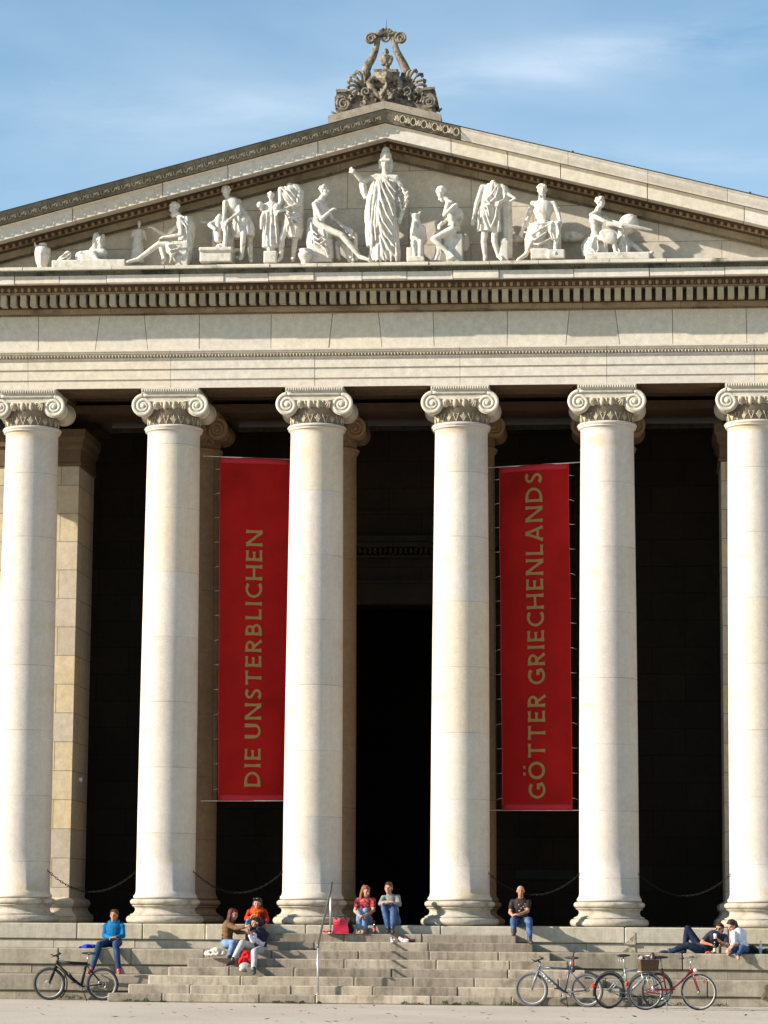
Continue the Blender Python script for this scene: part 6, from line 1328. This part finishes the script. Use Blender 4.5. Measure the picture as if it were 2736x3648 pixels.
# seated figure with paddle, far right
J = dict(head=S5(602, 215, Y0), face=V3(.8, -.55, -.1), neck=S5(585, 258, Y0), sl=S5(545, 295, Y0-.16), sr=S5(600, 290, Y0+.16), hl=S5(565, 450, Y0-.12), hr=S5(590, 450, Y0+.12), el=S5(620, 330, Y0-.3), wl=S5(715, 365, Y0-.34), er=S5(650, 330, Y0+.1), wr=S5(735, 350, Y0-.05), kl=S5(680, 430, Y0-.26), al=S5(700, 535, Y0-.25), tl=S5(740, 545, Y0-.35), kr=S5(765, 450, Y0+.05), ar=S5(885, 545, Y0-.05), tr=S5(930, 530, Y0-.1))
mb = nude(J, 1.1, True, False, 14); block(mb, S5(508, 560, Y0), S5(912, 600, Y0), -1.55, -.8); block(mb, S5(520, 470, Y0), S5(650, 560, Y0), -1.3, -.8); mb.ell(S5(780, 350, Y0-.1), (.22, .16, .23), Quaternion((0, 1, 0), .7)); mb.ell(S5(745, 395, Y0-.08), (.12, .12, .15)); mb.ell(S5(650, 430, Y0-.3), (.22, .06, .16), Quaternion((0, 1, 0), .5))
mb.tube([S5(640, 350, Y0-.3), S5(740, 355, Y0-.34), S5(830, 372, Y0-.3), S5(930, 390, Y0-.25)], [.06, .05, .05, .025], 8, flat=.6); mb.chain([S5(800, 310, Y0), S5(825, 305, Y0)], [.05, .03])
drape(mb, [(S5(545, 555, Y0-.1), .17, .2), (S5(540, 490, Y0-.1), .2, .22), (S5(560, 440, Y0-.06), .16, .18)], 11, .16, seed=19); drape(mb, [(S5(750, 545, Y0-.05), .12, .14), (S5(745, 480, Y0-.05), .15, .16), (S5(735, 420, Y0-.05), .10, .12)], 9, .16, seed=20)
folds(mb, [[(520, 480, Y0-.3), (560, 520, Y0-.35), (600, 555, Y0-.3)], [(515, 510, Y0-.3), (545, 540, Y0-.34), (570, 558, Y0-.3)], [(580, 450, Y0-.3), (590, 510, Y0-.34), (560, 555, Y0-.32)], [(625, 455, Y0-.3), (630, 500, Y0-.3)], [(730, 440, Y0-.2), (720, 490, Y0-.24), (735, 545, Y0-.2)], [(760, 440, Y0-.2), (770, 500, Y0-.24), (770, 545, Y0-.2)]], S5, .025)
stat('seated marble figure with paddle and round vessel, the rightmost of the pediment', mb, S5(700, 600, Y0))

# ================================================================= ACROTERION
K_ = fr(1100, 50, 2.765); AY = -1.12; PXM = 1/(2.765*160.)
ac = thing('roof_ornament', 'carved stone lyre with scrolls and palmettes on the roof peak', 'ornament', (-.02, AY, 19.36))
AB = (-.02, AY, 19.36)
mb = MB(); hp = [(-1.25, 19.235), (-1.22, 19.42), (-.05+.03, 19.53)]
sl2 = lambda x: .257*abs(x+.02)
for x0, x1 in ((-1.26, -.021), (-.019, 1.22)):
    mb.add([(x, y, z-sl2(x)) for x in (x0, x1) for y in (-1.54, -.62) for z in (19.252, 19.425)], [(0, 1, 3, 2), (4, 6, 7, 5), (0, 4, 5, 1), (2, 3, 7, 6), (1, 5, 7, 3), (0, 2, 6, 4)])
mb.build('pedestal', M['acrobase'], ac, AB)
sb = [(-1.12, 19.40-.257*1.1), (-.02, 19.40), (1.10, 19.40-.257*1.12), (1.08, 19.62-.257*1.1), (-.02, 19.64), (-1.08, 19.62-.257*1.08)]
mb = MB(); rr = random.Random(4); mb.prism(sb, AY-.2, AY+.2)
def spir(mb, cx, cy, r0, r1, turns, dirn, a0, rad, Y=AY-.28):
    pts = []; rs = []
    for i in range(46): f = i/45; a = a0+dirn*2*PI*turns*f; r_ = r0+(r1-r0)*f; pts.append(K_(cx+r_*cos(a), cy-r_*sin(a), Y)); rs.append(rad*(1-.35*f))
    mb.tube(pts, rs, 7)
def slab(mb, pts, y0, y1):
    q = [K_(x, y, AY) for x, y in pts]; mb.prism([(p_.x, p_.z) for p_ in q], y0, y1)
spir(mb, 345, 885, 72, 14, 2.1, 1, PI/2, .034); spir(mb, 1182, 862, 72, 14, 2.1, -1, PI/2, .034)
mb.ell(K_(345, 885, AY-.26), .035); mb.ell(K_(1182, 862, AY-.26), .035)
slab(mb, [(268, 960), (262, 850), (285, 800), (380, 800), (420, 860), (430, 925)], AY-.22, AY+.2); slab(mb, [(1120, 900), (1110, 830), (1150, 785), (1240, 780), (1270, 850), (1290, 945)], AY-.22, AY+.2)
slab(mb, [(272, 775), (390, 780), (388, 806), (285, 808)], AY-.3, AY+.3); slab(mb, [(1130, 762), (1248, 752), (1250, 782), (1135, 790)], AY-.3, AY+.3)
mb.chain([K_(255, 980, AY-.2), K_(225, 965, AY-.2)], [.03, .025]); mb.chain([K_(1285, 950, AY-.2), K_(1305, 935, AY-.2)], [.03, .025])
slab(mb, [(420, 930), (380, 790), (470, 800), (560, 700), (640, 640), (760, 680), (890, 640), (960, 690), (1060, 790), (1130, 780), (1130, 900), (757, 860)], AY-.12, AY+.15)
for i in range(44):                                   # acanthus scrolls between the palmettes and the plinth
    x = rr.uniform(400, 1110); yb = 860+abs(x-757)*.16; y = rr.uniform(775, yb-20)
    if abs(x-757) < 75: continue
    sx = 1 if x > 757 else -1; a = rr.uniform(-.6, 1.6); l_ = rr.uniform(28, 55); p0 = K_(x, y, AY-.16); p1 = K_(x+sx*l_*.5*cos(a), y-l_*.5*sin(a), AY-.24); p2 = K_(x+sx*l_*cos(a+.7), y-l_*sin(a+.7), AY-.20)
    mb.tube([p0, p1, p2], [.025, .038, .02], 6)
for cx, cy, tips, sx in ((545, 745, [(525, 568), (472, 562), (412, 600), (388, 655), (382, 710), (392, 768), (430, 790)], -1), (985, 735, [(992, 560), (1048, 548), (1112, 588), (1145, 650), (1150, 705), (1128, 765), (1085, 785)], 1)):
    for tx, ty in tips:
        a = Vector((tx-cx, ty-cy)); n_ = Vector((-a.y, a.x)).normalized()*(-sx); al = a.normalized(); ln = a.length
        pts = [Vector((cx, cy))+al*ln*f+n_*ln*g for f, g in ((.12, .02), (.40, .10), (.68, .13), (.90, .07), (1.0, -.04), (.93, -.12), (.84, -.09))]
        mb.tube([K_(p_.x, p_.y, AY-.10-.14*sin(min(1, i/4)*2.6)) for i, p_ in enumerate(pts)], [.018, .026, .034, .040, .040, .032, .024], 8)
    spir(mb, cx-sx*20, cy+20, 50, 12, 1.2, sx, -PI/2, .026); slab(mb, [(cx-40, cy+30), (cx+40, cy+30), (cx+sx*75, cy-50), (cx+sx*50, cy-100), (cx, cy-95)], AY+.0, AY+.12)
for tx, ty in [(690, 762), (712, 735), (738, 700), (765, 640), (795, 700), (822, 735), (850, 762), (700, 800), (840, 800)]:
    mb.tube([K_(765, 848, AY-.28), K_(765+(tx-765)*.7, 848+(ty-848)*.6, AY-.36), K_(tx, ty, AY-.30)], [.02, .036, .022], 7)
for pts in ([(760, 850), (690, 800), (620, 740), (600, 680), (625, 630), (655, 625), (668, 650)], [(770, 850), (850, 790), (905, 730), (890, 665), (870, 625), (850, 640), (846, 690)]):
    mb.chain([K_(x, y, AY-.2) for x, y in pts], [.05, .07, .085, .08, .06, .05, .035])
# shell basin
for i in range(13):
    f = -1+2*i/12; mb.tube([K_(760+30*f, 680, AY-.15-.15*(1-abs(f))), K_(762+95*f, 625, AY-.2-.22*(1-abs(f))), K_(765+124*f, 566+6*abs(f), AY-.18-.24*(1-abs(f)))], [.03, .036, .034], 6)
slab(mb, [(640, 568), (890, 568), (850, 640), (800, 685), (725, 685), (680, 640)], AY-.22, AY+.22)
# horns of the lyre
for pts in ([(610, 690), (572, 620), (562, 560), (585, 500), (628, 430), (656, 360), (674, 290), (686, 235), (700, 190)], [(915, 680), (950, 620), (960, 560), (935, 500), (898, 430), (864, 360), (846, 290), (834, 235), (822, 190)]):
    mb.chain([K_(x, y, AY) for x, y in pts], [.11, .105, .10, .095, .085, .074, .064, .058, .052])
spir(mb, 607, 240, 54, 8, 1.9, 1, 0, .028, AY-.10); spir(mb, 908, 237, 56, 8, 1.9, -1, PI, .028, AY-.10)
for cx, cy in ((607, 240), (908, 237)): mb.tube([K_(cx, cy, AY-.08), K_(cx, cy, AY+.14)], .125, 20)
for xs_ in ((640, 205, 668, 192, 690, 200), (872, 200, 850, 190, 828, 200)): mb.tube([K_(xs_[i], xs_[i+1], AY-.05) for i in (0, 2, 4)], [.04, .05, .05], 8)
for tx, ty in [(676, 190), (695, 160), (723, 142), (757, 136), (792, 142), (820, 160), (842, 188)]:
    mb.tube([K_(757+(tx-757)*.3, 215+(ty-215)*.3, AY-.06), K_(tx, ty, AY-.08)], [.026, .036], 7)
slab(mb, [(700, 170), (757, 148), (815, 170), (830, 215), (690, 215)], AY-.05, AY+.1)
mb.tube([K_(757+36*cos(a), 236-34*sin(a), AY-.03) for a in [2*PI*i/16 for i in range(16)]], .028, 7, closed=True); mb.ell(K_(757, 236, AY-.03), .035)
mb.build('carved_lyre', M['acro'], ac, AB, rem=.011)
mb = MB(); mb.chain([K_(765, 560, AY), K_(764, 480, AY), K_(762, 440, AY)], [.06, .095, .11]); mb.cap(K_(722, 435, AY), K_(805, 432, AY), .06, .06); head(mb, K_(760, 378, AY), V3(0, -1, 0), .82); mb.chain([K_(715, 440, AY-.02), K_(725, 490, AY-.06), K_(755, 480, AY-.12)], [.05, .04, .03]); mb.chain([K_(812, 440, AY-.02), K_(800, 490, AY-.06), K_(770, 500, AY-.12)], [.05, .04, .03]); mb.cap(K_(765, 558, AY), K_(765, 545, AY), .09, .08)
mb.build('bust', M['acro'], ac, AB, rem=.012)
mb = MB(); mb.smooth = True; mb.tube([K_(765, 140, AY+.06), K_(766, 50, AY+.06)], [.005, .003], 6); mb.build('lightning_rod', M['iron'], ac, AB)
